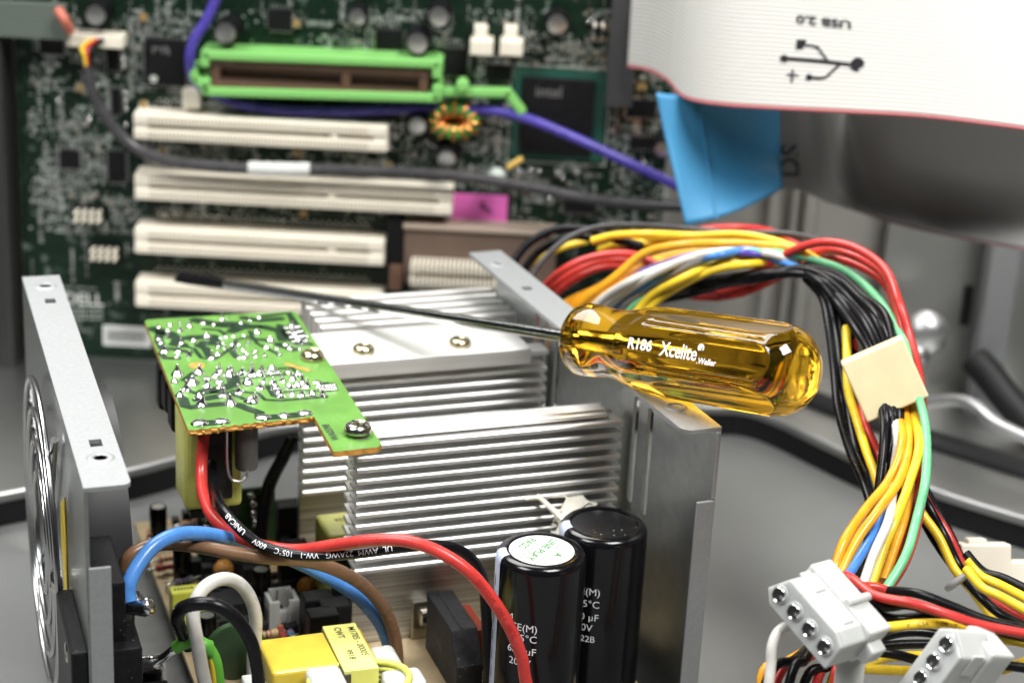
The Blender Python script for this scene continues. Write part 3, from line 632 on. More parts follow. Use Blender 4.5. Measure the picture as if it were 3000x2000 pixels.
# ================================================================== power board inside
pb = thing('power_board', 'tan circuit board on the floor of the power supply, crowded with small parts', 'circuit board', W(86, 70, 8.4))
MB().pbox(30.5, 140, 4, 137, 8.4, 10).build('board', tan, pb, smooth=0, bevel=.2)
for uu, vv in ((34, 10), (134, 10), (34, 132), (134, 132)): MB().lathe(W(uu, vv, 1.3), (0, 0, 1), [(0, 2.4), (7.1, 2.4)], 12).build('standoff', zinc, pb)
def smallcap(px, py, r, h, par=pb):
    c = at_z(px, py, 10 + h); b = Vector((c.x, c.y, 10))
    o = MB().lathe(b, (0, 0, 1), [(0, r), (.8, r), (1.3, r * .92), (1.9, r), (h - .4, r), (h, r * .9), (h, r * .72), (h - .15, r * .7)], 24).build('small_capacitor', sleeve, par, smooth=40)
    MB().lathe(b, (0, 0, 1), [(h - .3, r * .72), (h - .05, r * .72)], 20).build('capacitor_top', silver, o, smooth=40)
    toc = (EYE - b); toc.z = 0; toc.normalize(); rt = Vector((-toc.y, toc.x, 0)) * -1
    rt = Vector((0, 0, 1)).cross(toc) * 1
    def fn(x, y): a = (x + .0) / r; return b + (toc * math.cos(a) + rt * math.sin(a)) * (r + .04) + Vector((0, 0, 2.2 + y))
    return o
for a in ((463, 1482, 2.5, 11), (533, 1590, 2.6, 12), (765, 1665, 2.6, 13), (605, 1800, 2.6, 12), (640, 1500, 2.5, 9), (720, 1590, 2.2, 8), (915, 1640, 2.4, 10)): smallcap(*a)
# small white socket with an open front
def wsock(px, py, zt, su, sv, sh):
    c = at_z(px, py, zt); u, v, _ = uvz(c); m = MB()
    m.pbox(u - su / 2, u + su / 2, v - sv / 2 + 1, v + sv / 2, zt - sh, zt - sh + 5.5); 
    m.pbox(u - su / 2, u - su / 2 + 1, v - sv / 2, v + sv / 2, zt - sh, zt - 1); m.pbox(u + su / 2 - 1, u + su / 2, v - sv / 2, v + sv / 2, zt - sh, zt - 1)
    m.pbox(u - su / 2 + 1, u - su * .16, v - sv / 2, v - sv / 2 + 1, zt - sh, zt - 1); m.pbox(u + su * .16, u + su / 2 - 1, v - sv / 2, v - sv / 2 + 1, zt - sh, zt - 1)
    m.pbox(u - su / 2 + 1, u + su / 2 - 1, v + sv / 2 - 1, v + sv / 2, zt - sh + 5.5, zt)
    o = m.build('white_socket', nylon, pb, smooth=0)
    for k in (-1, 1): MB().pbox(u + k * 1.4 - .35, u + k * 1.4 + .35, v - .3, v + .4, zt - sh, zt + 1).build('pin', silver, o, smooth=0)
wsock(826, 1735, 20, 8, 6.5, 10); 
# yellow film capacitors
def film(px, py, zt, su, sv, sh, mt, txt=None, name='film_capacitor'):
    c = at_z(px, py, zt); u, v, _ = uvz(c)
    o = MB().pbox(u - su / 2, u + su / 2, v - sv / 2, v + sv / 2, zt - sh, zt).build(name, mt, pb, smooth=0, bevel=.5)
    if txt:
        for k_ in range(6): MB().pbox(u - su / 2 + 1 + k_ * .9, u - su / 2 + 1.6 + k_ * .9, v - .5, v + .4, zt + .02, zt + .07).build('worn_print', black_ink, o, smooth=0)
    return o
yfilm = mat('yellow green film', (.58, .60, .08), .4, 0, .1, 300)
film(545, 1722, 19, 8.5, 4.5, 9, yfilm, 'x'); film(560, 1775, 17, 7, 4, 8, yfilm, 'x'); film(735, 1900, 19, 6, 3, 8, yfilm)
o = film(690, 1745, 16, 13, 8, 6, epoxy, None, 'module'); 
# green disc (thermistor) standing on edge, seen behind the black loop
c = at_v(690, 1905, 27); MB().lathe(c - PV * 1.5, PV, [(0, 6.5), (.6, 7.6), (2.4, 7.6), (3, 6.5)], 32).build('disc_thermistor', mat('dark green disc', (.035, .075, .03), .35, 0, .2, 200), pb, smooth=50)
# upright daughter card with silver solder blobs
c0 = at_v(576, 1462, 104); u0 = uvz(c0)[0]; dc = MB(); dc.pbox(u0, u0 + 22, 103, 104.2, 10, uvz(c0)[2] + 2); dcard = dc.build('daughter_card', mat('dark green card', (.02, .05, .016), .35, 0, .2, 200), pb, smooth=0)
for px, py in [(600, 1515), (605, 1545), (635, 1540), (735, 1450), (742, 1475), (745, 1505), (750, 1530), (755, 1545), (615, 1485), (660, 1475)]:
    c = at_v(px, py, 102.8); MB().lathe(c, -PV, [(-.2, 1.2), (.5, 1.0), (.9, .4)], 12).build('solder_blob', solder, dcard, smooth=60)
# resistors with colour bands
def resistor(px, py, z, ang, L, r, body, par=pb):
    c = at_z(px, py, z); d = (PU * math.cos(ang) + PV * math.sin(ang)); b = c - d * L / 2
    o = MB().lathe(b, d, [(0, r * .5), (L * .06, r), (L * .22, r), (L * .28, r * .8), (L * .72, r * .8), (L * .78, r), (L * .94, r), (L, r * .5)], 14).build('resistor', body, par, smooth=50)
    MB().tube(spline([b - d * 2.6 + Vector((0, 0, 10 - z)), b - d * 2.4, b, b + d * L, b + d * (L + 2.4), b + d * (L + 2.6) + Vector((0, 0, 10 - z))], 3), .3, 6).build('lead', silver, o, smooth=60)
    for k, cc in ((.14, 'band red'), (.4, 'band brown'), (.6, 'band red'), (.84, 'band gold')):
        rr = r * (.82 if .25 < k < .75 else 1.02)
        MB().lathe(b + d * (L * k - .25), d, [(0, rr), (.5, rr)], 14).build('colour_band', mat(cc, {'band red': (.4, .03, .02), 'band brown': (.12, .04, .02), 'band gold': (.45, .3, .08)}[cc], .4), o, smooth=40)
    return o
tanres = mat('resistor tan', (.55, .40, .24), .4); blures = mat('resistor blue', (.12, .26, .42), .4); redres = mat('diode red', (.30, .06, .05), .3)
for i, (px, py, a) in enumerate([(785, 1855, .1), (825, 1850, 1.5), (850, 1843, 1.4), (905, 1845, .4), (490, 1635, .2), (485, 1660, .15), (540, 1700, .3), (640, 1650, .2), (650, 1665, .3), (860, 1690, .2), (880, 1700, 1.2), (440, 1560, 1.4), (560, 1530, .3), (905, 1800, 1.1), (930, 1815, .4), (660, 1600, .1), (700, 1625, .4), (950, 1500, .2), (505, 1570, 1.5)]):
    resistor(px, py, 12.2, a, 5.6, 1.05, (tanres, redres, blures, tanres)[i % 4])
for i, (px, py) in enumerate([(655, 1655), (900, 1705), (925, 1700), (790, 1600)]):
    c = at_z(px, py, 15); MB().lathe(Vector((c.x, c.y, 10)), (0, 0, 1), [(0, 1.6), (2, 2.6), (4.5, 2.8), (6, 1.8), (6.4, .6)], 18).build('ceramic_capacitor', mat('orange ceramic', (.50, .22, .04), .4), pb, smooth=60)
for px, py in [(930, 1740), (945, 1790), (980, 1760), (690, 1480), (850, 1470), (860, 1590), (720, 1500)]:
    c = at_z(px, py, 24); u, v, _ = uvz(c); MB().pbox(u - 4, u + 4, v - 3, v + 3, 10, 24).build('relay_block', blackp, pb, smooth=0, bevel=.5)
# silk screen marks along the left edge
m = MB()
for i in range(34):
    py = 1590 + i * 11.5; px = 452 + (py - 1590) * .375 + random.uniform(-6, 26); c = at_z(px, py, 10.06); u, v, _ = uvz(c)
    if u > 31.5 and v < 135: m.pbox(u - random.uniform(.8, 1.6), u + random.uniform(.4, 1.4), v - .35, v + .35, 10.0, 10.06)
for i in range(420):
    u = random.uniform(32, 72); v = random.uniform(46, 132); m.pbox(u, u + random.uniform(.4, 1.8), v, v + random.choice((.3, .5, 1.2)), 10.0, 10.05)
q = m.build('silkscreen_marks', mat('brown print', (.10, .065, .03), .6), pb, smooth=0); q['kind'] = 'stuff'
m = MB()
for i in range(70):
    u = random.uniform(40, 135); v = random.uniform(56, 132); r = random.uniform(.5, 1.1)
    m.lathe(W(u, v, 10), (0, 0, 1), [(0, r), (r * .7, r * .5), (r * 1.6, r * .15)], 8)
q = m.build('solder_points', solder, pb, smooth=60); q['kind'] = 'stuff'
m = MB()
for i in range(170):
    u = random.uniform(40, 72); v = random.uniform(52, 134); h = random.uniform(1.5, 6); m.pbox(u - random.uniform(.8, 2), u + random.uniform(.8, 2), v - random.uniform(.6, 1.6), v + random.uniform(.6, 1.6), 10, 10 + h)
q = m.build('tiny_parts', epoxy, pb, smooth=0); q['kind'] = 'stuff'

# ---- transformer behind the front heat sink (yellow tape, dark core)
tr = thing('transformer', 'transformer in yellow tape tucked behind the left end of the front heat sink', 'transformer', W(76, 74, 10))
MB().pbox(70.5, 84, 66, 80, 12, 35).build('tape_winding', tape, tr, smooth=0, bevel=1.2, seg=3)
MB().pbox(71.8, 84, 64.6, 66, 12, 31).build('core', epoxy, tr, smooth=0, bevel=.3)
MB().pbox(68, 86, 63, 82, 10, 12).build('bobbin_foot', blackp, tr, smooth=0, bevel=.3)
lettering('526', 2.2, plane_fn(W(78, 75.5, 35.1), -PU, -PV), black_ink, tr, .03); lettering('CWT', 2.2, plane_fn(W(80.5, 71.5, 35.1), -PU, -PV), black_ink, tr, .03)
# ---- yellow box capacitor
yb = MB().pbox(42.8, 68.6, 9, 25.6, 11, 30).build('box_capacitor', ybox, None, smooth=0, bevel=1.0, seg=3)
tag(yb, 'glossy yellow box capacitor in front of the brushed plate, next to the white wire loop', 'capacitor')
lettering('Tx', 5.6, plane_fn(W(50.5, 8.92, 21.5), PU, (0, 0, 1)), black_ink, yb, .12); lettering('.', 5, plane_fn(W(48, 8.92, 21.5), PU, (0, 0, 1)), black_ink, yb, .12)
for uu in (47, 64): MB().lathe(W(uu, 17, 10), (0, 0, 1), [(0, .6), (1.2, .6)], 8).build('lead', silver, yb)
# ---- choke with the printed paper strip
ch = thing('choke_transformer', 'white bobbin coil with a pale yellow printed strip reading M1705', 'transformer', W(62, 8, 10))
P = [(59.2, 26.2), (67.4, 26.0), (67.2, 3.5), (59.0, 3.8)]
m = MB(); m.prism([W(u, v, 30.25) for u, v in P], (0, 0, .7)); m.prism([W(59.0, 3.8, 30.9), W(67.2, 3.5, 30.9), W(67.2, 3.2, 12), W(59, 3.5, 12)], PV * .5)
strip = m.build('printed_strip', mat('pale yellow strip', (.80, .78, .22), .42, 0, .05, 200), ch, smooth=0)
lettering('M1705 - 00005', 2.35, plane_fn(W(65.0, 24.3, 31.0), -PV, PU), black_ink, strip, .03); lettering('CWT', 2.35, plane_fn(W(61.6, 24.8, 31.0), -PV, PU), black_ink, strip, .03); lettering('9918', 2.35, plane_fn(W(61.6, 13.6, 31.0), -PV, PU), black_ink, strip, .03)
MB().pbox(58.9, 60.4, 3.2, 26, 13, 30.2).build('core_side', mat('ferrite', (.09, .085, .08), .35, .3), ch, smooth=0)
for (u0, u1, v0, v1, z1) in ((50, 58.5, -2, 7.5, 31.5), (68.2, 74.5, 7, 17, 29.5), (68, 78, -2, 6, 29)):
    MB().pbox(u0, u1, v0, v1, 12, z1).build('bobbin_flange', nylon, ch, smooth=0, bevel=1.6, seg=3)
for k in range(7):
    z = 29.6 - k * 1.5; lp = [W(62 + 12 * math.cos(a), 1.5 + 8.2 * math.sin(a), z + .25 * math.sin(3 * a + k)) for a in [i * math.pi / 12 for i in range(24)]]
    MB().tube(lp, .85, 8, closed=True).build('winding', mat('yellow coil tape', (.66, .66, .12), .3), ch, smooth=60)

# ================================================================== heat sinks
def fin_front(u0, u1, v0, v1, z, par, up=0.0, jit=0):
    """one fin with a thickened rounded lip along the front edge"""
    prof = [(v1, z - .35), (v1, z + .35), (v0 + 1.7, z + .40), (v0 + .7, z + .66), (v0 + .15, z + .55), (v0 - .15, z + .1), (v0 - .15, z - .5), (v0 + .3, z - .85), (v0 + 1.0, z - .8), (v0 + 1.7, z - .42)]
    m = MB(); m.prism([W(u0 + jit, v, zz) for v, zz in prof], PU * (u1 - u0)); return m.build('fin', alu, par, smooth=50)
A = thing('heat_sink', 'front aluminium heat sink with horizontal fins behind the two big black capacitors', 'heat sink', W(108, 50, 10))
MB().pbox(73.5, 143.4, 51.2, 53.0, 10.2, 70.6).build('plate', alu_raw, A, smooth=0, bevel=.2)
MB().pbox(73.2, 140.6, 46.8, 54.2, 70.6, 71.6).build('top_cap', alu, A, smooth=0, bevel=.3)
MB().pbox(73.2, 140.0, 48.4, 52.0, 71.6, 72.3).build('top_rib', alu, A, smooth=0, bevel=.3)
for i in range(12):
    z = 69.6 - 3.14 * i; fin_front(72.2, 143.8 - (.2 * (i % 2)), 44.2, 51.2, z, A)
    m = MB(); m.prism([W(72.4, v, zz) for v, zz in ((53.0, z - .4), (53.0, z + .4), (57.0, z + .9), (57.6, z + .5), (57.0, z - .3))], PU * 70); m.build('rear_fin', alu, A, smooth=50)
B = thing('heat_sink', 'rear aluminium heat sink with a screwed top block, right under the screwdriver shaft', 'heat sink', W(110, 112, 10))
MB().pbox(71.5, 142.0, 101.4, 103.4, 10.2, 69).build('plate', alu_raw, B, smooth=0, bevel=.2)
MB().pbox(72.0, 135.8, 92.9, 117.2, 68.2, 73.0).build('top_block', alu, B, smooth=0, bevel=.35)
for i in range(11):
    z = 65.6 - 3.14 * i; fin_front(71.0, 141.6, 95.0, 101.4, z, B)
fin_front(126, 141.6, 94.6, 101.4, 70.8, B)
for i in range(5):
    v = 120.4 + i * 5.6; MB().pbox(81.8, 140.8, v, v + 2.0, 40, 73.4).build('upright_fin', alu, B, smooth=0, bevel=.5, seg=2)
MB().pbox(81.8, 140, 117.2, 144, 52, 54).build('back_web', alu, B, smooth=0)
for px, py in ((1065, 1020), (1347, 1000)): panhead(at_z(px, py + 8, 73.1), (0, 0, 1), 3.1, B, brass, h=1.9)
# bracket and square nut on the brushed plate
bk = thing('clamp_bracket', 'tin coloured strip bracket with a square nut in front of the brushed plate', 'bracket', W(92, 47, 10))
MB().pbox(89.6, 94.2, 49.6, 50.9, 10.2, 21.2).build('strip', mat('dull tin', (.50, .46, .38), .3, 1, .2, 300), bk, smooth=0, bevel=.3)
nt = MB(); nt.pbox(91.6, 94.8, 48.2, 49.6, 14.6, 18.6); nt = nt.build('square_nut', silver, bk, smooth=0, bevel=.5)
MB().lathe(W(93.2, 48.2, 16.6), -PV, [(0, 1.1), (.12, 1.1)], 16).build('thread_hole', mat('dark hole', (.02, .02, .02), .5), nt)
# bridge rectifier: thick slab, top edge towards us, near end bevelled
prof = [(44.5, 10.2), (44.5, 26.6), (24.0, 26.6), (18.2, 19.0), (18.2, 10.2)]
m = MB(); m.prism([W(91.8, v, z) for v, z in prof], PU * 7.0); rec = m.build('bridge_rectifier', epoxy, None, smooth=0, bevel=.35)
tag(rec, 'dusty black slab rectifier with a slanting corner, standing left of the stickered capacitor', 'rectifier')
m = MB(); m.prism([W(94.4, v, z) for v, z in ((44.5, 26.62), (24, 26.62), (24, 26.85), (44.5, 26.85))], PU * .5); m.build('moulding_ridge', epoxy, rec, smooth=0)
MB().lathe(W(91.85, 32, 18), -PU, [(0, 2.4), (.05, 2.4)], 24).build('screw_hole', mat('dark hole', (.02, .02, .02), .5), rec)
MB().pbox(99.5, 103.5, 30, 44, 10.2, 22).build('insulator_pad', mat('red brown pad', (.20, .035, .02), .4), rec, smooth=0)

# ================================================================== the two big capacitors
def bigcap(u, v, zt, r, label, sticker, lines, stripe_ang):
    b = W(u, v, 10.05); h = zt - 10.05
    t = thing('electrolytic_capacitor', label, 'capacitor', b, 'big black capacitors')
    sl = MB().lathe(b, (0, 0, 1), [(0, r - .6), (.6, r), (h - 2.2, r), (h - 1.0, r - .25), (h - .25, r - 1.0), (h, r - 1.9), (h - .02, r - 2.5), (h - .55, r - 2.8)], 72).build('sleeve', sleeve, t, smooth=40)
    lid = MB().lathe(b, (0, 0, 1), [(h - 1.2, r - 2.75), (h - .55, r - 2.75), (h - .45, r - 3.1), (h - .35, r * .2)], 48).build('lid', captop, t, smooth=40)
    toc = EYE - b; toc.z = 0; toc.normalize(); rt = Vector((0, 0, 1)).cross(toc)
    # pale stripe: wraps over the shoulder
    a0, a1 = stripe_ang; m = MB(); rows = [(.5, r), (h - 2.2, r), (h - 1.0, r - .25), (h - .25, r - 1.0), (h, r - 1.9), (h - .02, r - 2.5)]; n = 10; vs = []; fs = []
    for hh, rr in rows:
        for k in range(n + 1):
            a = math.radians(a0 + (a1 - a0) * k / n); vs.append(b + (toc * math.cos(a) + rt * math.sin(a)) * (rr + .06) + Vector((0, 0, hh + (.05 if hh > h - 2 else 0))))
    for j in range(len(rows) - 1):
        for k in range(n): fs.append((j * (n + 1) + k, j * (n + 1) + k + 1, (j + 1) * (n + 1) + k + 1, (j + 1) * (n + 1) + k))
    m.add(vs, fs); st = m.build('polarity_stripe', stripe, t, smooth=60)
    def cyl(x, z, extra=.09):
        a = x / r; return b + (toc * math.cos(a) + rt * math.sin(a)) * (r + extra) + Vector((0, 0, z - 10.05))
    for txt, x, z, size, al in lines:
        lettering(txt, size, lambda X, Y, x=x, z=z: cyl(x + X, z + Y), white_ink, sl, 0.0, al)
    for zz in range(8):                                          # dark bars printed on the stripe
        z = h - 6 - zz * 5.0; m = MB(); vs = []; am = math.radians((a0 + a1) / 2)
        m.add([b + (toc * math.cos(am + q) + rt * math.sin(am + q)) * (r + .1) + Vector((0, 0, z + dz)) for q, dz in ((-.02, 0), (.02, 0), (.02, -3), (-.02, -3))], [(0, 1, 2, 3)]); m.build('minus_mark', black_ink, st, smooth=0)
    if sticker:
        sc = b + Vector((0, 0, h - .32)); d = MB().lathe(sc, (0, 0, 1), [(0, r * .72), (.12, r * .72)], 48).build('round_sticker', paper, t, smooth=40)
        ex = (IU * 1.0); e1 = Vector((-.486, -.874, 0)).normalized(); e2 = Vector((-e1.y, e1.x, 0))
        for off in (2.3, -2.3): 
            L = math.sqrt((r * .72) ** 2 - off ** 2); MB().box(sc + e2 * off + Vector((0, 0, .14)), (2 * L, .18, .04), (e1, e2, Vector((0, 0, 1)))).build('green_line', green_ink, d, smooth=0)
        for txt, off, x0 in (('A', 3.6, -.9), ('LINE PLAY', -1.0, -7.0), ('PASS', -5.6, -4.2)):
            lettering(txt, 2.9, plane_fn(sc + e2 * off + e1 * x0 + Vector((0, 0, .16)), e1, e2), green_ink, d, 0.06)
    return t
bigcap(108.6, 8.0, 55, 11.0, 'big black capacitor with a round white sticker and green print on its lid', True,
       [('CE(M)', .2, 38.2, 2.7, 'RIGHT'), ('85°C', .2, 35.4, 2.7, 'RIGHT'), ('680 µF', .2, 32.0, 2.7, 'RIGHT'), ('200V', -1.0, 28.8, 2.7, 'RIGHT'), ('UP', -8.6, 36.4, 2.5, 'LEFT'), ('M', -8.1, 40.4, 2.6, 'LEFT')], (-88, -62))
bigcap(128.9, 18.1, 55, 11.0, 'big black capacitor with a bare dusty lid, beside the right wall', False,
       [('CE(M)', .4, 40.2, 2.7, 'RIGHT'), ('85°C', .4, 36.8, 2.7, 'RIGHT'), ('680 µF', .4, 33.2, 2.7, 'RIGHT'), ('200V', -1.0, 30.2, 2.7, 'RIGHT'), ('1622B', -.2, 27.2, 2.4, 'RIGHT')], (-88, -62))
# hot glue between the rear capacitor and the fins: a torn flat web with a few strands
gl = MB()
def patch(pts, th): gl.prism([at_v(*p) for p in pts], -FWD * th)
patch([(1605, 1476, 42), (1622, 1484, 41), (1640, 1492, 40), (1652, 1470, 42), (1660, 1456, 43.5), (1684, 1452, 43.8), (1708, 1449, 43.8), (1716, 1460, 42.5), (1728, 1468, 41), (1752, 1470, 40), (1748, 1480, 38), (1722, 1482, 37), (1700, 1496, 35), (1668, 1510, 33.5), (1650, 1524, 33), (1640, 1520, 34), (1622, 1498, 38)], 1.3)
patch([(1622, 1520, 38), (1642, 1510, 36), (1654, 1528, 34), (1650, 1556, 33), (1630, 1570, 34), (1614, 1566, 37), (1612, 1540, 40)], 1.3)
def web(pts, r0, r1):
    sp_ = spline([at_v(*p) for p in pts], 5); gl.tube(sp_, [r0 + (r1 - r0) * i / (len(sp_) - 1) for i in range(len(sp_))], 8)
web([(1538, 1463, 43.8), (1560, 1458, 43.6), (1582, 1460, 43.2), (1606, 1480, 41), (1640, 1515, 36)], .42, .9)
web([(1576, 1444, 44), (1578, 1456, 43.5), (1590, 1468, 42.5)], .25, .45); web([(1560, 1466, 43.8), (1590, 1452, 43.8)], .3, .25); web([(1603, 1454, 44), (1660, 1454, 43.5)], .25, .35); web([(1592, 1392, 44.2), (1590, 1425, 44.2)], .12, .10)
go = gl.build('hot_glue', glue, None, smooth=60)
tag(go, 'cream hot glue web stretched between the heat sink fins and the bare capacitor', 'glue')
rm = go.modifiers.new('r', 'REMESH'); rm.mode = 'VOXEL'; rm.voxel_size = .22 * S; sm = go.modifiers.new('s', 'SMOOTH'); sm.factor = .5; sm.iterations = 4
# ================================================================== green control board lying on the heat sinks
ZG = 75.2; GT = 1.5
gb = thing('control_board', 'light green circuit board screwed across both heat sinks, solder side up', 'circuit board', W(55, 90, ZG - GT))
def gz(X, Y): return at_z(400 + X / 3.564, 900 + Y / 3.564, ZG + .02)          # a spot on its upper face
near = []
n = 46
cL, cN = at_z(553, 1262, ZG), at_z(920, 1220, ZG)
for i in range(n + 1):                                              # routed edge, bitten by the break-off holes
    t = i / n; p = cL.lerp(cN, t); bite = (.55 if (i % 4 in (0, 1)) and t < .62 else 0) + random.uniform(-.12, .12)
    near.append(p + PV * bite)
outline = near + [at_z(978, 1323, ZG), at_z(1108, 1309, ZG), at_z(1118, 1300, ZG), at_z(868, 914, ZG), at_z(860, 911, ZG), at_z(430, 936, ZG), at_z(424, 941, ZG)]
m = MB(); m.prism([p - Vector((0, 0, GT)) for p in outline], (0, 0, GT), 0, 1); m.build('board', [gpcb, phen], gb, smooth=0)
rag = MB()
for i in range(26):                                                 # ragged fibres of the routed edge
    p = cL.lerp(cN, (i + random.random()) / 26 * .98 + .01) - PV * .15; rag.box(p - Vector((0, 0, random.uniform(.3, 1.2))), (random.uniform(.6, 1.9), random.uniform(.5, 1.1), random.uniform(.3, .7)), PSU_AX)
q = rag.build('ragged_edge', phen, gb, smooth=0, bevel=.12); q['kind'] = 'stuff'
def trace(pts, wd):
    """masked copper track: polyline of given width, laid just above the mask"""
    P = [gz(*p) for p in pts]; k = wd / 2 * .60; L = []; R = []
    for i, p in enumerate(P):
        d = (P[min(i + 1, len(P) - 1)] - P[max(i - 1, 0)]); d.z = 0; d.normalize(); nn = Vector((-d.y, d.x, 0)); L.append(p + nn * k); R.append(p - nn * k)
    m = MB(); z = Vector((0, 0, .05)); vs = [a + z for a in L] + [a + z for a in R]; N = len(P)
    fs = [(i, i + 1, N + i + 1, N + i) for i in range(N - 1)]; m.add(vs, fs)
    for p in (P[0], P[-1]): m.lathe(p + Vector((0, 0, .02)), (0, 0, 1), [(0, k), (.035, k)], 16)
    return m.build('track', gtrace, gb, smooth=0)
for pts, wd in [([(485, 955), (510, 1030), (560, 1045), (700, 1025), (960, 1003), (1060, 1018), (1200, 1072), (1285, 1100), (1290, 1150)], 4.6),
                ([(1300, 1152), (1560, 1135), (1770, 1112)], 5.4), ([(640, 1216), (900, 1194)], 5.6),
                ([(520, 860), (640, 905), (830, 885), (960, 890), (1120, 955), (1200, 972)], 2.4), ([(640, 965), (900, 920)], 5.0),
                ([(700, 885), (900, 845), (1020, 800), (1000, 705)], 6.2), ([(1000, 870), (1280, 900), (1340, 965), (1500, 972), (1980, 935)], 2.0),
                ([(610, 690), (505, 760), (610, 785)], 4.5), ([(1100, 740), (1300, 722), (1560, 700), (1690, 692), (1620, 632), (1490, 640)], 2.0),
                ([(1365, 820), (1430, 925), (1500, 940)], 2.4), ([(1540, 886), (1700, 866), (1900, 872)], 1.5), ([(1880, 800), (1990, 790), (2050, 830), (2010, 870)], 2.4),
                ([(185, 225), (240, 250), (330, 270), (440, 330), (400, 390), (470, 395)], 6.5), ([(250, 240), (230, 350), (270, 420)], 4.2), ([(560, 320), (800, 305), (830, 390), (720, 372)], 6.5),
                ([(460, 395), (600, 432), (680, 530), (800, 540)], 2.2), ([(640, 395), (720, 430), (765, 512)], 4.2), ([(255, 480), (300, 532), (430, 532)], 3.2), ([(350, 430), (560, 470)], 3.0),
                ([(620, 135), (860, 185)], 6.5), ([(920, 180), (1100, 190)], 9), ([(1330, 95), (1590, 62), (1650, 170), (1750, 350)], 4), ([(1490, 190), (1600, 330), (1690, 390), (1810, 385)], 3.5),
                ([(1330, 205), (1500, 250), (1530, 335)], 5.5), ([(1180, 250), (1260, 380), (1500, 500)], 2), ([(1000, 445), (1040, 340), (1200, 300)], 2), ([(700, 225), (860, 240), (930, 285)], 2.6),
                ([(820, 540), (985, 430)], 2), ([(1480, 385), (1640, 440)], 4.6), ([(1000, 470), (1040, 520)], 3), ([(1120, 110), (1290, 140), (1500, 120)], 5), ([(1000, 250), (1100, 210), (1250, 200)], 6), ([(1210, 330), (1400, 345)], 3)]:
    trace(pts, wd)
# solder joints: shared cone meshes in four shapes
def cone(prof, nm='solder_joint', n=16, wob=.08):
    m = MB().lathe((0, 0, 0), (0, 0, 1), prof, n); rnd = random.Random(len(prof) * 7 + int(prof[1][1] * 100))
    for v in m.v:
        f = 1 + rnd.uniform(-wob, wob); v.x *= f; v.y *= f
    return m.build(nm, solder, None, smooth=42, origin=(0, 0, 0))
protoC = [cone([(0, 1.0), (.12, .92), (.5, .52), (.95, .24), (1.2, .20), (1.32, .05)]), cone([(0, 1.0), (.10, .9), (.35, .62), (.7, .38), (1.15, .26), (1.6, .22), (1.7, .06)], n=14, wob=.12),
          cone([(0, 1.05), (.22, .95), (.5, .66), (.75, .35), (.85, .1)]), cone([(0, 1.0), (.15, .97), (.3, .8), (.38, .4), (.40, .05)])]
used = [False] * 4
def joint(X, Y, rpx, kind=None):
    p = gz(X, Y); r = rpx / 3.564 / 11.2 * 1.12; k = random.choice((0, 0, 1, 2)) if kind is None else kind
    o = protoC[k]; rot = (random.uniform(-.12, .12), random.uniform(-.12, .12), random.uniform(0, 6.28)); hs = 1.0 if kind == 3 else random.uniform(.85, 1.35)
    if not used[k]: used[k] = True; place(o, p, gb)
    else: o = copy_to(o, p, gb)
    o.rotation_euler = rot if kind != 3 else (0, 0, random.uniform(0, 6)); o.scale = (r, r * random.uniform(.85, 1.15), r * hs)
J = [(232, 215, 30), (350, 190, 30), (450, 170, 20), (550, 205, 38), (690, 165, 35), (805, 182, 28), (895, 128, 28), (325, 260, 35), (460, 245, 32), (225, 340, 30), (325, 328, 24), (255, 378, 25), (465, 375, 35), (595, 358, 38), (735, 315, 45), (290, 462, 50), (440, 468, 45), (420, 522, 30), (545, 502, 35), (780, 532, 40), (850, 492, 32), (880, 328, 25), (935, 318, 28), (1020, 303, 22), (1120, 298, 24), (1255, 265, 42), (905, 384, 20), (995, 388, 24), (1065, 388, 24), (1165, 378, 25), (1395, 355, 48), (850, 418, 30), (925, 428, 26), (1025, 448, 26), (1110, 443, 24), (1145, 483, 30), (1240, 468, 30), (1355, 428, 38), (1465, 438, 26), (1070, 532, 30), (1130, 524, 40), (1240, 518, 30), (1340, 513, 28), (1490, 503, 28), (1600, 437, 34), (1620, 203, 40), (1650, 283, 45), (1690, 343, 50), (1720, 373, 40), (1775, 308, 28), (1640, 233, 35), (1700, 440, 20), (960, 120, 18), (1280, 110, 24), (1090, 170, 24), (1180, 140, 22),
     (425, 705, 62), (650, 685, 55), (395, 780, 42), (585, 795, 70), (840, 710, 50), (870, 660, 40), (985, 660, 40), (965, 705, 58), (1100, 695, 50), (1210, 705, 55), (1195, 665, 35), (1285, 700, 45), (1310, 655, 38), (1385, 692, 35), (1415, 645, 42), (1470, 685, 35), (1580, 685, 38), (1685, 710, 42), (520, 860, 52), (735, 835, 55), (870, 835, 52), (1160, 795, 60), (1065, 885, 52), (1290, 845, 52), (1330, 785, 36), (1425, 778, 36), (1520, 770, 40), (1630, 755, 38), (1440, 822, 42), (1455, 858, 45), (1480, 893, 45), (1505, 932, 50), (1590, 838, 42), (1680, 824, 50), (1730, 795, 45), (1780, 824, 40), (1905, 828, 45), (455, 925, 45), (655, 955, 55), (685, 1015, 62), (905, 925, 45), (980, 1003, 58), (1200, 985, 62), (1240, 955, 45), (1625, 915, 42), (1730, 918, 42), (1835, 913, 42), (1945, 923, 42)]
for a in J: joint(*a)
for a in [(660, 1215, 78), (890, 1195, 66), (1325, 1155, 66), (1545, 1135, 62), (1760, 1110, 66), (740, 748, 46), (860, 778, 46), (1885, 788, 48), (1560, 390, 36)]: joint(*a, kind=3)
for k in range(3):
    p = gz(1985 + k * 10, 822 + k * 22); MB().box(p + Vector((0, 0, .25)), (5.0, 1.5, .5), PSU_AX).build('solder_pad', solder, gb, smooth=0, bevel=.22, seg=2)
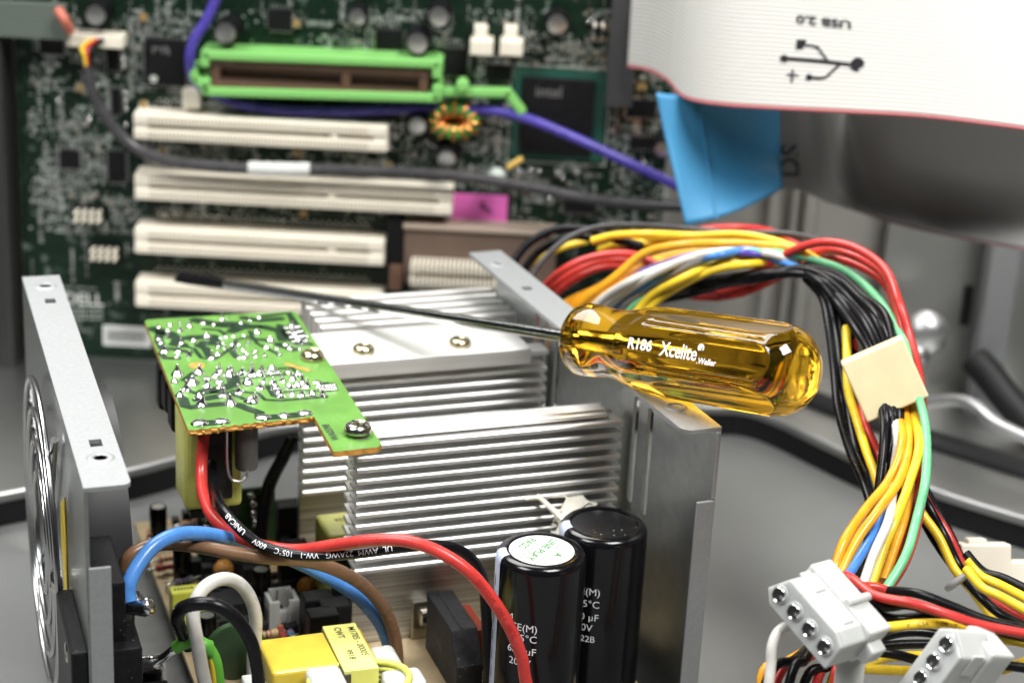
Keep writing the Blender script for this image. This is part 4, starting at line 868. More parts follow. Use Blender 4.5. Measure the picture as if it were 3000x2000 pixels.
for k in range(4):
    p = gz(1625 + k * 26, 215 + k * 48); MB().box(p + Vector((0, 0, .3)), (5.0, 2.2, .6), PSU_AX).build('solder_pad', solder, gb, smooth=0, bevel=.28, seg=2)
p = gz(630, 607); MB().lathe(p, (0, 0, 1), [(0, 2.1), (.05, 2.1)], 24).build('bare_spot', phen, gb)
p = gz(1680, 625); d = (gz(1810, 660) - gz(1550, 588)); L = d.length; d.normalize(); MB().box(p + Vector((0, 0, .03)), (L, 1.3, .06), (d, Vector((-d.y, d.x, 0)), Vector((0, 0, 1)))).build('bare_groove', phen, gb, smooth=0)
tl = at_z(995, 1288, ZG); lettering('WA0398', 2.7, plane_fn(tl + Vector((0, 0, .08)), W(0, 1, 0) - W(0, 0, 0) + PU * -.02, -PU), black_ink, gb, .03)
s1 = at_z(915, 1050, ZG); panhead(s1, (0, 0, 1), 3.3, gb, brass, h=2.3)
s2 = at_z(1048, 1262, ZG + 1.0); panhead(s2, (0, 0, 1), 3.35, gb, steel_screw, h=2.2)
MB().lathe(s2 - Vector((0, 0, 5)), (0, 0, 1), [(0, 1.2), (5.1, 1.2)], 12).build('screw_shank', steel_screw, gb)
hz = at_z(1058, 1281, ZG + .05); MB().box(hz, (3.0, 2.8, .06), PSU_AX).build('screw_slot', mat('slot shows metal', (.30, .28, .25), .4, .6), gb, smooth=0)
# parts hanging under the board
u0 = uvz(at_v(498, 1300, 60))[0]
MB().pbox(32.4, 47.2, 63, 78, 47.5, 73.2).build('tape_wound_coil', tape, gb, smooth=0, bevel=1.6, seg=3)
MB().pbox(35.6, 44.2, 61.6, 63, 51, 73.4).build('coil_core', epoxy, gb, smooth=0, bevel=.2)
MB().pbox(33.6, 46.4, 62.6, 78, 46, 47.6).build('coil_foot', blackp, gb, smooth=0)
for v0, v1, z0 in ((88, 96, 64), (98, 104, 61), (79, 86.5, 62.5)): MB().pbox(32.0, 40, v0, v1, z0, 73.6).build('black_part', blackp, gb, smooth=0, bevel=1.2, seg=3)
c = at_v(722, 1330, 58); MB().lathe(Vector((c.x, c.y, 60.5)), (0, 0, 1), [(0, 1.6), (.4, 2.7), (1, 2.9), (12.8, 2.9)], 20).build('grey_resistor', mat('grey resistor body', (.10, .098, .09), .6, 0, .2, 300), gb, smooth=50)
c = at_v(665, 1300, 56); MB().tube(spline([Vector((c.x, c.y, 73.5)), Vector((c.x, c.y, 64)), Vector((c.x + .8, c.y - .2, 59.6)), Vector((c.x + 3, c.y, 58.6)), Vector((c.x + 4.8, c.y + .8, 59.6)), Vector((c.x + 5, c.y + 1, 61))], 5), .42, 8).build('bent_lead', silver, gb, smooth=60)

# ================================================================== screwdriver
zs = ZG - GT - .3 + .0
AXH = at_z(2010, 1040, 97.4); AXS = at_z(960, 878, 76.6); dax = (AXS - AXH).normalized()     # handle towards tip
def on_axis(px):
    lo, hi = -150., 350.
    for _ in range(50):
        mid = (lo + hi) / 2; q = AXH + dax * mid - EYE; x = 1500 + F_PX * q.dot(IU) / q.dot(FWD)
        if x > px: lo = mid
        else: hi = mid
    return mid
aN, aE, aT = on_axis(1684), on_axis(2382), on_axis(520)
sd = thing('screwdriver', 'slotted screwdriver with a clear amber handle and long steel shaft lying across the power supply', 'screwdriver', Vector((AXH.x, AXH.y, 86.6)))
LH = aN - aE                                                        # handle length
e1 = (Vector((0, 0, 1)) - dax * dax.z).normalized(); e2 = dax.cross(e1)
prof = [(0, .02), (.25, 2.6), (.9, 5.0), (2.2, 7.4), (4.2, 9.3), (6.6, 10.6), (9.0, 11.15), (12, 11.35), (38, 11.25), (46, 11.2), (50, 10.8), (54, 9.9), (58, 9.1), (62, 8.75), (66, 8.95), (69.5, 9.5), (72.4, 9.5), (74.2, 8.8), (75.4, 7.3), (76.1, 5.8), (76.3, 3.6), (76.35, 2.2)]
kz = LH / 76.35; prof = [(a * kz, r) for a, r in prof]
fine_p = []
for i in range(len(prof) - 1):
    for j in range(4):
        t = j / 4; fine_p.append((prof[i][0] + (prof[i + 1][0] - prof[i][0]) * t, prof[i][1] + (prof[i + 1][1] - prof[i][1]) * t))
fine_p.append(prof[-1])
# smooth the profile, then cut six shallow flats (a little hollow) into the thick part
for _ in range(3): fine_p = [fine_p[0]] + [((a[0] + 2 * b[0] + c[0]) / 4, (a[1] + 2 * b[1] + c[1]) / 4) for a, b, c in zip(fine_p, fine_p[1:], fine_p[2:])] + [fine_p[-1]]
tocam = EYE - (AXH + dax * ((aN + aE) / 2)); nf = (tocam - dax * tocam.dot(dax)).normalized(); upf = nf.cross(dax) * -1
if upf.z < 0: upf = -upf
TH0 = math.atan2(nf.dot(e2), nf.dot(e1)) + .10
def hrad(r, th):
    q = (th - TH0 + math.pi / 6) % (math.pi / 3) - math.pi / 6
    flat = 10.35 / math.cos(q) * (1 - .012 * math.cos(q * 6)) if abs(q) < .40 else 99
    groove = 11.0 if abs(abs(q) - .46) < .055 else 99
    return min(r, flat, groove)
m = MB(); NS = 144; vs = []; base = AXH + dax * aE
for a, r in fine_p:
    for k in range(NS):
        th = 2 * math.pi * k / NS; rr = hrad(r, th)
        vs.append(base + dax * a + (e1 * math.cos(th) + e2 * math.sin(th)) * rr)
fs = [(j * NS + k, j * NS + (k + 1) % NS, (j + 1) * NS + (k + 1) % NS, (j + 1) * NS + k) for j in range(len(fine_p) - 1) for k in range(NS)]
fs.append(tuple(range(NS))); fs.append(tuple(range((len(fine_p) - 1) * NS, len(fine_p) * NS))); m.add(vs, fs)
handle = m.build('handle', amber, sd, smooth=28)
# shaft: runs into the handle, flattened blade at the far end
rS = 1.62; LS = aT - aN
shp = [(AXH + dax * (aN - 40), rS), (AXH + dax * (aN - 22), rS), (AXH + dax * aN, rS), (AXH + dax * (aT - 26), rS)]
m = MB(); m.lathe(AXH + dax * (aN - 42), dax, [(0, 1.2), (1, rS), (20, rS), (20.5, rS + .5), (24, rS + .5), (24.5, rS), (42, rS), (42 + LS - 24, rS)], 28); shaft = m.build('shaft', shaft_m, sd, smooth=40)
m = MB(); vs = []; rows = [(0, 1.62, 1.62), (5, 1.65, 1.5), (12, 1.9, 1.15), (18, 2.1, .8), (24, 2.0, .5)]; wdir = (e2 * .75 + e1 * .66).normalized(); tdir = dax.cross(wdir)
for a, ww, tt in rows:
    for k in range(20):
        th = 2 * math.pi * k / 20; cx_, sx_ = math.cos(th), math.sin(th); p_ = 1.0 if a == 0 else .6
        vs.append(AXH + dax * (aT - 24 + a) + wdir * (ww * math.copysign(abs(cx_) ** p_, cx_)) + tdir * (tt * math.copysign(abs(sx_) ** p_, sx_)))
fs = [(j * 20 + k, j * 20 + (k + 1) % 20, (j + 1) * 20 + (k + 1) % 20, (j + 1) * 20 + k) for j in range(4) for k in range(20)] + [tuple(range(20)), tuple(range(80, 100))]
m.add(vs, fs); m.build('blade', mat('dark blade steel', (.035, .035, .037), .4, 1, .2, 300), sd, smooth=40)
# printing on the handle: on the flat towards the camera
def handle_fn(s0, v0):
    def fn(x, y):
        a = (y + v0) / 11.0; dr = nf * math.cos(a) + upf * math.sin(a); rr = hrad(11.2, math.atan2(dr.dot(e2), dr.dot(e1))) + .07
        return AXH + dax * (s0 - x) + dr * rr
    return fn
ink = mat('white handle print', (.88, .87, .84), .5)
sR, sX = on_axis(1912), on_axis(2008)
lettering('R186', 4.0, handle_fn(sR, -.4), ink, handle, .10, sx=.90); lettering('Xcelite', 5.2, handle_fn(sX, -1.0), ink, handle, .09, sx=.74)
lettering('.Weller', 2.2, handle_fn(on_axis(2117), -1.6), ink, handle, .03, sx=.85); lettering('®', 2.4, handle_fn(on_axis(2113), 1.6), ink, handle, .1)

# ================================================================== ribbon cables, pull tab
def ribbon(edge0, edge1, nw, thick, name, mt, label, red=None, par_k=10):
    """flat cable lofted between its two long edges, every conductor a ridge"""
    A0, A1 = spline(edge0, par_k), spline(edge1, par_k); N = len(A0); vs = []; C = nw * 4
    for side in (1, -1):
        for i in range(N):
            t = (A0[min(i + 1, N - 1)] - A0[max(i - 1, 0)]).normalized(); wv = (A1[i] - A0[i]); nn = t.cross(wv).normalized()
            if nn.dot(EYE - A0[i]) < 0: nn = -nn
            for k in range(C + 1):
                s = k / C; h = thick * (.5 + .5 * abs(math.sin(math.pi * nw * s))); vs.append(A0[i].lerp(A1[i], s) + nn * (h / 2 * side))
    fs = []; q = C + 1; off = N * q
    for i in range(N - 1):
        for k in range(C):
            a = i * q + k; fs.append((a, a + 1, a + q + 1, a + q)); fs.append((off + a, off + a + q, off + a + q + 1, off + a + 1))
    for i in range(N - 1):
        fs.append((i * q, (i + 1) * q, off + (i + 1) * q, off + i * q)); fs.append((i * q + C, off + i * q + C, off + (i + 1) * q + C, (i + 1) * q + C))
    m = MB(); m.add(vs, fs); o = m.build(name, mt, None, smooth=70); tag(o, label, 'ribbon cable')
    def surf(s, t, lift=.3):
        x = s * (N - 1); i = min(N - 2, int(x)); f = x - i; a = A0[i].lerp(A0[i + 1], f); b = A1[i].lerp(A1[i + 1], f); tt = (A0[i + 1] - A0[i]).normalized(); nn = tt.cross(b - a).normalized()
        if nn.dot(EYE - a) < 0: nn = -nn
        return a.lerp(b, t) + nn * (thick / 2 + lift)
    return o, surf, A0, A1
lo = [at_y(1842, 190, 628), at_y(1905, 202, 618), at_y(1960, 232, 604), at_y(2010, 280, 590), at_y(2110, 300, 578), at_y(2280, 312, 568), at_y(2480, 322, 560), at_y(2700, 335, 552), at_y(2900, 358, 546), at_y(3120, 388, 540)]
hi = [p + Vector((0, 8, 44)) for p in lo]
for i, k in enumerate((44, 44, 44, 44, 43, 42, 40, 38.0, 35.5, 33)): hi[i] = lo[i] + Vector((0, 10 + i * 1.2, k))
rb, surf, A0, A1 = ribbon(lo, hi, 34, 1.0, 'ribbon_cable', ribbon_m, 'wide white ribbon cable with a red edge and printed trident symbol')
MB().tube([p - Vector((0, 0, .5)) for p in A0], .62, 8).build('red_edge', mat('faded red edge', (.50, .16, .17), .45), rb, smooth=60)
# symbol: rotated half a turn, laid on the ribbon
def find(px, py):
    s, t = .6, .4; g = 0.25
    def err(s, t):
        q = surf(s, t) - EYE; d = q.dot(FWD); return (1500 + F_PX * q.dot(IU) / d - px) ** 2 + (1000 + F_PX * q.dot(IV) / d - py) ** 2
    while g > 1e-4:
        b = min(((err(s + a * g, t + c * g), s + a * g, t + c * g) for a in (-1, 0, 1) for c in (-1, 0, 1) if 0 <= s + a * g <= 1), key=lambda x: x[0])
        if b[1] == s and b[2] == t: g *= .5
        s, t = b[1], b[2]
    return s, t
def ribbon_stroke(pts, wpx, name='symbol_stroke'):
    P = []
    for (x0, y0), (x1, y1) in zip(pts, pts[1:]):
        for j in range(4): P.append((x0 + (x1 - x0) * j / 4, y0 + (y1 - y0) * j / 4))
    P.append(pts[-1]); Q = [surf(*find(*p)) for p in P]; m = MB(); k = wpx / 10.0 / 2; L = []; R = []
    for i, p in enumerate(Q):
        d = (Q[min(i + 1, len(Q) - 1)] - Q[max(i - 1, 0)]).normalized(); nn = d.cross((EYE - p).normalized()).normalized(); L.append(p + nn * k); R.append(p - nn * k)
    N = len(Q); m.add(L + R, [(i, i + 1, N + i + 1, N + i) for i in range(N - 1)]); return m.build(name, black_ink, rb, smooth=0)
def ribbon_disc(px, py, rpx, n=24, sq=False):
    c = surf(*find(px, py)); nn = (EYE - c).normalized(); ex = (IU - nn * IU.dot(nn)).normalized(); ey = nn.cross(ex); k = rpx / 10.0; m = MB()
    if sq: m.add([c + ex * (k * a) + ey * (k * b) for a, b in ((-1, -1), (1, -1), (1, 1), (-1, 1))], [(0, 1, 2, 3)])
    else: m.add([c + (ex * math.cos(2 * math.pi * i / n) + ey * math.sin(2 * math.pi * i / n)) * k for i in range(n)], [tuple(range(n))])
    m.build('symbol_mark', black_ink, rb, smooth=0)
Z3 = lambda x, y: (2000 + x / 2.24, y / 2.24)
ribbon_stroke([Z3(690, 385), Z3(900, 402), Z3(1110, 425)], 9); ribbon_disc(*Z3(1148, 427), 21)
ribbon_stroke([Z3(955, 405), Z3(925, 365), Z3(890, 315), Z3(850, 300), Z3(810, 298)], 7); ribbon_disc(*Z3(778, 293), 14, sq=True)
ribbon_stroke([Z3(1030, 425), Z3(985, 465), Z3(940, 508), Z3(900, 515), Z3(850, 510)], 7); ribbon_disc(*Z3(830, 508), 10)
ribbon_stroke([Z3(640, 383), Z3(668, 368), Z3(690, 384), Z3(668, 402), Z3(642, 384)], 9); ribbon_disc(*Z3(668, 384), 9)
ribbon_stroke([Z3(680, 490), Z3(760, 495)], 6); ribbon_stroke([Z3(722, 455), Z3(715, 540)], 6)
def rtext(txt, px, py, size, px2, py2):
    a, b = find(px, py), find(px2, py2); vs, fs = glyphs(txt, 1.0, .03); L = max(v[0] for v in vs); m = MB()
    ds, dt = (b[0] - a[0]) / L, (b[1] - a[1]) / L
    m.add([surf(a[0] + ds * x, a[1] + dt * x - y * size, .3) for x, y in vs], fs); m.build('lettering', black_ink, rb, smooth=0)
rtext('USB 2.0', 2495, 62, .075, 2333, 45)
# shaded grey ribbon under it: a wavy sheet through three rows of points
def sheet(rows, nw, thick, name, mt, label):
    C = [spline(r, 10) for r in rows]; N = len(C[0]); q = nw * 2 + 1; m = MB(); vs = []
    for i in range(N):
        for k in range(q):
            t = k / (q - 1); a, b, c = C[0][i], C[1][i], C[2][i]; p = a * ((1 - t) * (1 - 2 * t)) + b * (4 * t * (1 - t)) + c * (t * (2 * t - 1)); vs.append(p - FWD * (thick * .22 * (k % 2)))
    m.add(vs, [(i * q + k, i * q + k + 1, (i + 1) * q + k + 1, (i + 1) * q + k) for i in range(N - 1) for k in range(q - 1)])
    o = m.build(name, mt, None, smooth=80); tag(o, label, 'ribbon cable'); so_ = o.modifiers.new('t', 'SOLIDIFY'); so_.thickness = thick * S; return o, C
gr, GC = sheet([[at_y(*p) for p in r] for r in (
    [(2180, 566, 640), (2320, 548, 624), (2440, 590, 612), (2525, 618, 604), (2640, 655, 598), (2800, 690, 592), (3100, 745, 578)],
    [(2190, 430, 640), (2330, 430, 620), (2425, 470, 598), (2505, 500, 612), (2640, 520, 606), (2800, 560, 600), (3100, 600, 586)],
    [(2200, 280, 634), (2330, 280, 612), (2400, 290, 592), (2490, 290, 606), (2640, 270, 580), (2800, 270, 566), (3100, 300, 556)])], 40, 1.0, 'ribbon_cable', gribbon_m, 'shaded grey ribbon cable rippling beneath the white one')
MB().tube([p - Vector((0, 0, .4)) for p in GC[0]], .4, 8).build('red_edge', mat('dull pink edge', (.26, .17, .17), .45), gr, smooth=60)
c = at_y(2300, 440, 618); lettering('DS', 9.5, plane_fn(c + Vector((5.0, -1.0, -9)), (0, 0, 1), (-1, 0, 0)), black_ink, gr, .2)
# blue pull tab: bent sheet with a crease
P = [[at_y(1924, 272, 592), at_y(2040, 285, 596), at_y(2170, 300, 598), at_y(2283, 305, 602)], [at_y(1950, 400, 588), at_y(2065, 420, 594), at_y(2185, 430, 604), at_y(2285, 420, 604)], [at_y(1980, 520, 583), at_y(2085, 540, 588), at_y(2195, 530, 596), at_y(2290, 500, 600)], [at_y(2010, 660, 577), at_y(2098, 640, 580), at_y(2200, 600, 586), at_y(2294, 548, 594)]]
m = MB(); vs = [p for r in P for p in r]; m.add(vs, [(r * 4 + c, r * 4 + c + 1, r * 4 + 5 + c, r * 4 + 4 + c) for r in range(3) for c in range(3)])
tab = m.build('pull_tab', bluetab, None, smooth=30); tag(tab, 'blue plastic pull tab hanging from the white ribbon cable', 'pull tab')
MB().tube([P[k][1] + Vector((0, -.6, 0)) for k in range(4)], .28, 6).build('crease', bluetab, tab, smooth=60)
so = tab.modifiers.new('s', 'SUBSURF'); so.levels = so.render_levels = 3; so.boundary_smooth = 'PRESERVE_CORNERS'
sl_ = tab.modifiers.new('t', 'SOLIDIFY'); sl_.thickness = .0008
# ================================================================== wires inside the power supply
def vp(*a): return [at_v(*p) for p in a]
rw_, rsp = wire([at_v(598, 1270, 60), at_v(594, 1310, 59), at_v(590, 1380, 56)] + vp((596, 1450, 50), (625, 1515, 43), (680, 1560, 36), (740, 1588, 30), (800, 1605, 25), (880, 1610, 20), (980, 1596, 14), (1090, 1582, 8), (1190, 1584, 3), (1290, 1618, -2), (1380, 1680, -6), (1450, 1765, -8.5), (1500, 1850, -10), (1530, 1930, -10.5), (1545, 2010, -10.5)) + [W(105, -11.5, 14), W(99, -8, 10.8), W(95, 4, 10.6)], 1.5, 'red', 'thick red wire curving from under the green board past the capacitor with the sticker', k=10)
wire_text(rsp, 1.5, 'E50032-M   VW-1  105°C', 1.6, s_at(rsp, 1390), mat('dark red print', (.30, .012, .01), .5), rw_)
bw_, bsp = wire([at_v(622, 1290, 66), at_v(618, 1370, 61)] + vp((628, 1430, 52), (652, 1490, 38), (702, 1548, 30), (765, 1596, 25), (850, 1622, 20), (950, 1627, 15.5), (1060, 1618, 12), (1160, 1604, 10), (1260, 1596, 9), (1330, 1604, 9.5), (1385, 1640, 10), (1415, 1700, 11), (1424, 1790, 12), (1428, 1900, 13), (1430, 2010, 13)) + [W(96.5, 13, 10)], 1.35, 'black', 'black wire with white lettering twisted along the thick red wire', k=10)
wire_text(bsp, 1.35, 'UL  AWM  22AWG   VW-1   105°C    600V     UNICAB', 1.9, s_at(bsp, 1150), white_ink, bw_, flip=True, turn=.0)
wire(vp((380, 1762, 18), (376, 1735, 19), (382, 1700, 20), (405, 1655, 22), (450, 1600, 25), (510, 1568, 28), (580, 1562, 31), (660, 1575, 34), (760, 1605, 36), (860, 1640, 37), (950, 1685, 38), (1040, 1740, 38.5), (1105, 1810, 39), (1140, 1890, 39.5), (1150, 1970, 39.5), (1152, 2020, 39.5)) + [W(84, 39.5, 10)], 1.8, 'lightblue', 'sky blue wire arching over the brown one from the mains socket', k=8)
b2_, brsp = wire(vp((372, 1676, 34), (370, 1655, 34), (385, 1625, 34), (430, 1600, 35), (500, 1592, 34), (580, 1600, 31), (680, 1618, 28), (780, 1632, 26), (880, 1640, 27), (970, 1662, 30), (1060, 1710, 33), (1120, 1775, 35), (1152, 1850, 36), (1163, 1920, 36), (1165, 2010, 36)), 1.7, 'brown', 'brown wire running beneath the sky blue one in front of the brushed plate', k=8)
wire_text(brsp, 1.7, '18AWG   FT1', 1.8, 118, mat('faint brown print', (.05, .03, .02), .5), b2_, flip=True)
wire([W(27, 8, 11.6), W(27.5, 8, 24)] + vp((592, 1960, 8), (580, 1890, 8), (566, 1810, 8.5), (575, 1755, 10), (605, 1715, 12), (650, 1695, 14), (695, 1705, 16), (730, 1745, 18), (748, 1800, 19.5), (748, 1860, 20.5), (742, 1930, 21), (742, 2010, 21)) + [W(40.6, 22, 10)], 1.62, 'white', 'white wire bent in a tall loop behind the black loop', k=8)
wire(vp((556, 1895, 12), (535, 1855, 11), (520, 1815, 8), (532, 1782, 4), (575, 1768, 1), (630, 1772, -1), (680, 1800, -2), (720, 1850, -3), (745, 1910, -4), (758, 2010, -4.5)) + [W(35.5, -3, 22), W(36, 4.5, 12)], 1.6, 'black', 'glossy black wire looped in front of the white loop', k=8)
ge, gsp_ = wire(vp((512, 1898, 11.5), (535, 1885, 11), (562, 1878, 10.8), (590, 1882, 11), (615, 1905, 11), (632, 1945, 10.5), (640, 2010, 10)), 1.55, 'green', 'short green and yellow earth wire soldered to the mains socket tag', k=8, mt=mat('earth green', (.09, .33, .035), .4))
MB().tube(spline([p + (EYE - p).normalized() * .85 + Vector((-.6, 0, -.3)) for p in gsp_[36:]], 2), .95, 8).build('yellow_stripe', mat('earth yellow', (.70, .50, .03), .4), ge, smooth=60)
MB().tube(vp((590, 1880, 9.6), (605, 1893, 9.4), (618, 1912, 9.2)), [1.2, 2.0, 1.2], 12).build('crushed_insulation', mat('earth green', (.09, .33, .035), .4), ge, smooth=60)
ws = MB().pbox(34.5, 39.5, -1, 5, 22, 33).build('white_terminal', nylon, None, smooth=0, bevel=.4); tag(ws, 'small white plastic terminal block beside the yellow box capacitor', 'terminal')
for px in (850, 868): wire([at_v(px, 1280, 100), at_v(px - 30, 1340, 100), at_v(px - 70, 1420, 98), at_v(px - 90, 1520, 96), at_v(px - 95, 1600, 95)], 1.1, 'black', 'black wire hanging behind the green board next to the rear heat sink', 'black wires behind the green board')

# ================================================================== the loom
def loom(pts, r=1.15): return [at_d(*p) for p in pts], r
JR = random.Random(5)
def lw_(pts, c, label, group=None, r=1.15):
    n_ = len(pts); pts = [(x + (JR.uniform(-6, 6) if 0 < i < n_ - 1 else 0), y + (JR.uniform(-5, 5) if 0 < i < n_ - 1 else 0), d + JR.uniform(-2.2, 2.2)) for i, (x, y, d) in enumerate(pts)]
    wire([at_d(*p) for p in pts], r, c, label, group, k=7, n=10)
G_ = 'wires of the big loom'
BL = (2590, 1108, 497)                                              # the cream plug block
# reds: rise from the case, dive, and pass over the top
L_ = 'red loom wire arching from the right wall to the cream block'
for dx, dy, dd in ((0, 0, 0), (14, 26, 6), (30, 52, 10)):
    lw_([(1530 + dx, 960 + dy * .3, 592 + dd), (1570 + dx, 868 + dy * .5, 586 + dd), (1640 + dx, 792 + dy * .6, 578 + dd), (1740 + dx, 748 + dy * .7, 572 + dd), (1850 + dx, 750 + dy * .8, 570 + dd), (1960, 792 + dy, 568 + dd), (2070, 832 + dy * .7, 562 + dd), (2180, 806 + dy, 554 + dd), (2290, 752 + dy, 545 + dd), (2400, 716 + dy * .9, 536 + dd), (2500, 726 + dy * .9, 528 + dd), (2585, 786 + dy * .8, 519 + dd), (2632 - dx * .3, 880 + dy * .5, 511 + dd), (2660 - dx * .6, 985, 504 + dd), (2688 - dx, 1100, 500 + dd), (2708 - dx, 1230, 492 + dd), (2708 - dx, 1380, 480 + dd), (2690 - dx, 1510, 470 + dd), (2650 - dx, 1640, 462 + dd), (2590 - dx, 1740, 456 + dd)], 'red', L_, G_, 1.2)
lw_([(1900, 720, 590), (1985, 688, 588), (2080, 668, 584), (2180, 664, 580), (2270, 684, 572), (2360, 730, 560), (2430, 780, 552)], 'red', 'red loom wire peeping out above the yellow ones', None, 1.3)
# yellow / orange
Ly = 'yellow loom wire crossing the top of the arch'
for dx, dy, dd in ((0, 0, 0), (60, 12, 5), (20, 26, 9)):
    lw_([(1735 + dx, 706 + dy, 580 + dd), (1800 + dx, 693 + dy, 576 + dd), (1900 + dx, 684 + dy, 572 + dd), (2030 + dx, 688 + dy, 568 + dd), (2160, 692 + dy, 562 + dd), (2260, 702 + dy, 555 + dd), (2340, 732 + dy, 548 + dd), (2430, 790 + dy, 542 + dd), (2520, 880 + dy, 528 + dd), (2570, 970, 514 + dd), (2600, 1060, 504 + dd)], 'yellow', Ly, G_, 1.2)
lw_([(1590, 1010, 590), (1640, 950, 584), (1720, 880, 576), (1800, 806, 569), (1890, 746, 563), (2000, 716, 559), (2130, 712, 555), (2250, 716, 550), (2330, 734, 545), (2400, 770, 542)], 'orange', 'orange loom wire sweeping diagonally over the reds', None, 1.25)
Lo = 'orange loom wire at the foot of the arch behind the handle'
for k in range(4):
    lw_([(1560 + k * 16, 1020, 598 - k * 3), (1600 + k * 18, 950, 592 - k * 3), (1660 + k * 20, 892, 585 - k * 3), (1750 + k * 20, 838, 579 - k * 3), (1860 + k * 18, 780 + k * 4, 574 - k * 2), (1980 + k * 8, 742 + k * 6, 570), (2100, 728 + k * 5, 566), (2200, 735 + k * 5, 562), (2300, 770, 556)], 'orange', Lo, G_, 1.2)
for c, k, n_ in (('purple', .2, 'purple'), ('white', .9, 'white'), ('white', 1.8, 'white'), ('white', 2.6, 'white'), ('lightblue', 3.6, 'light blue'), ('grey', 4.8, 'grey')):
    o = k * 22; zz = 8 if c == 'purple' else -6
    lw_([(1640 + o, 1000, 580 + zz), (1690 + o, 940, 575 + zz), (1745 + o, 880, 569 + zz), (1830 + o * .9, 826, 563 + zz), (1940 + o * .75, 776, 557 + zz), (2060 + o * .5, 744, 553 + zz), (2170 + o * .3, 738, 550), (2270, 748 + k * 3, 547), (2360, 790 + k * 3, 545), (2450, 850 + k * 4, 538)], c, n_ + ' loom wire slanting up behind the screwdriver handle', G_ if n_ == 'white' else None, 1.2)
lw_([(1800, 950, 576), (1880, 868, 568), (1960, 806, 560), (2050, 768, 553), (2150, 746, 549), (2240, 742, 548), (2320, 748, 545), (2400, 762, 541), (2480, 796, 534), (2560, 862, 524), (2615, 935, 513), (2648, 1010, 503), (2672, 1090, 498), (2700, 1180, 490), (2716, 1270, 482), (2712, 1400, 472), (2690, 1520, 464), (2646, 1630, 458), (2588, 1735, 452)], 'green', 'pale green loom wire following the reds and skirting the cream block')
Lz = 'yellow loom wire on the inside of the arch'
for k in range(2): lw_([(1830 + k * 24, 965, 560), (1900 + k * 24, 880, 556 - k * 2), (1990 + k * 20, 816 + k * 6, 551), (2090 + k * 10, 780 + k * 6, 548), (2190, 762 + k * 8, 548), (2290, 770, 549), (2380, 800, 546)], 'yellow', Lz, G_, 1.2)
# blacks under the arch
Lb = 'black loom wire on the inner side of the arch, entering the cream block'
for k in range(7):
    a = k / 6
    lw_([(1800, 905 - k * 3, 575 + k), (1900, 890 - k * 4, 570 + k), (2010, 862 - k * 6, 562), (2120, 838 - k * 5, 554), (2230 + a * 20, 812 - k * 2, 546), (2330 + a * 40, 800 + a * 0 - k * 2, 540), (2400 + a * 60, 830 - k * 3, 533), (2460 + a * 70, 890 - k * 4, 524), (2510 + a * 80, 962 - k * 6, 514), (2545 + a * 80, 1030, 506), (2560 + a * 60, 1110, 500), (2585 + a * 50, 1200, 494), (2590 + a * 45, 1290, 488), (2580 + a * 30, 1400, 482 + k), (2560 + a * 20, 1520, 476 + k), (2530 + a * 30, 1640, 470), (2480 + a * 60, 1760, 464)], 'black', Lb, G_, 1.12)
Lc = 'black loom wire hanging free to the left of the cream block'
for k in range(4):
    lw_([(2360 + k * 10, 815, 538), (2410 + k * 14, 870, 532), (2432 + k * 18, 960, 525), (2442 + k * 20, 1080, 517), (2460 + k * 20, 1200, 508), (2492 + k * 20, 1310, 500), (2532 + k * 14, 1410, 492), (2555 + k * 8, 1500, 484), (2540 + k * 8, 1600, 478), (2500 + k * 8, 1720, 472)], 'black', Lc, G_, 1.15)
lw_([(2480, 960, 520), (2486, 1050, 513), (2490, 1140, 506), (2508, 1230, 500), (2540, 1320, 492), (2570, 1400, 486), (2590, 1480, 480)], 'yellow', 'single yellow wire bowing out below left of the cream block', None, 1.2)
lw_([(2500, 1000, 523), (2512, 1120, 512), (2540, 1240, 502), (2572, 1340, 494), (2590, 1440, 488)], 'red', 'single red wire just inside the lone yellow one', None, 1.1)
# loops left: black, grey and yellow wires over the case wall
wire([at_d(*p) for p in ((1470, 860, 590), (1500, 778, 592), (1550, 712, 592), (1630, 672, 590), (1720, 672, 586), (1800, 700, 580), (1880, 720, 576))], 1.3, 'black', 'black loom wire looping out at the far left beside the brown connector', 'black loops at the wall', k=7)
wire([at_d(*p) for p in ((1500, 880, 594), (1530, 800, 596), (1590, 730, 596), (1680, 692, 594), (1790, 712, 588), (1880, 742, 582))], 1.3, 'black', 'black loom wire looping out at the far left beside the brown connector', 'black loops at the wall', k=7)
wire([at_d(*p) for p in ((1520, 900, 584), (1552, 822, 584), (1600, 752, 584), (1670, 695, 584), (1760, 664, 583), (1880, 660, 581), (2010, 670, 579), (2150, 682, 574), (2300, 684, 566), (2400, 705, 556), (2470, 745, 548))], .95, 'dgrey', 'thin grey wire arching highest over the loom', k=7)
wire([at_d(*p) for p in ((1500, 820, 602), (1560, 770, 602), (1640, 728, 602), (1720, 706, 600))], 1.1, 'yellow', 'yellow wire behind the black loops at the far left', k=7)
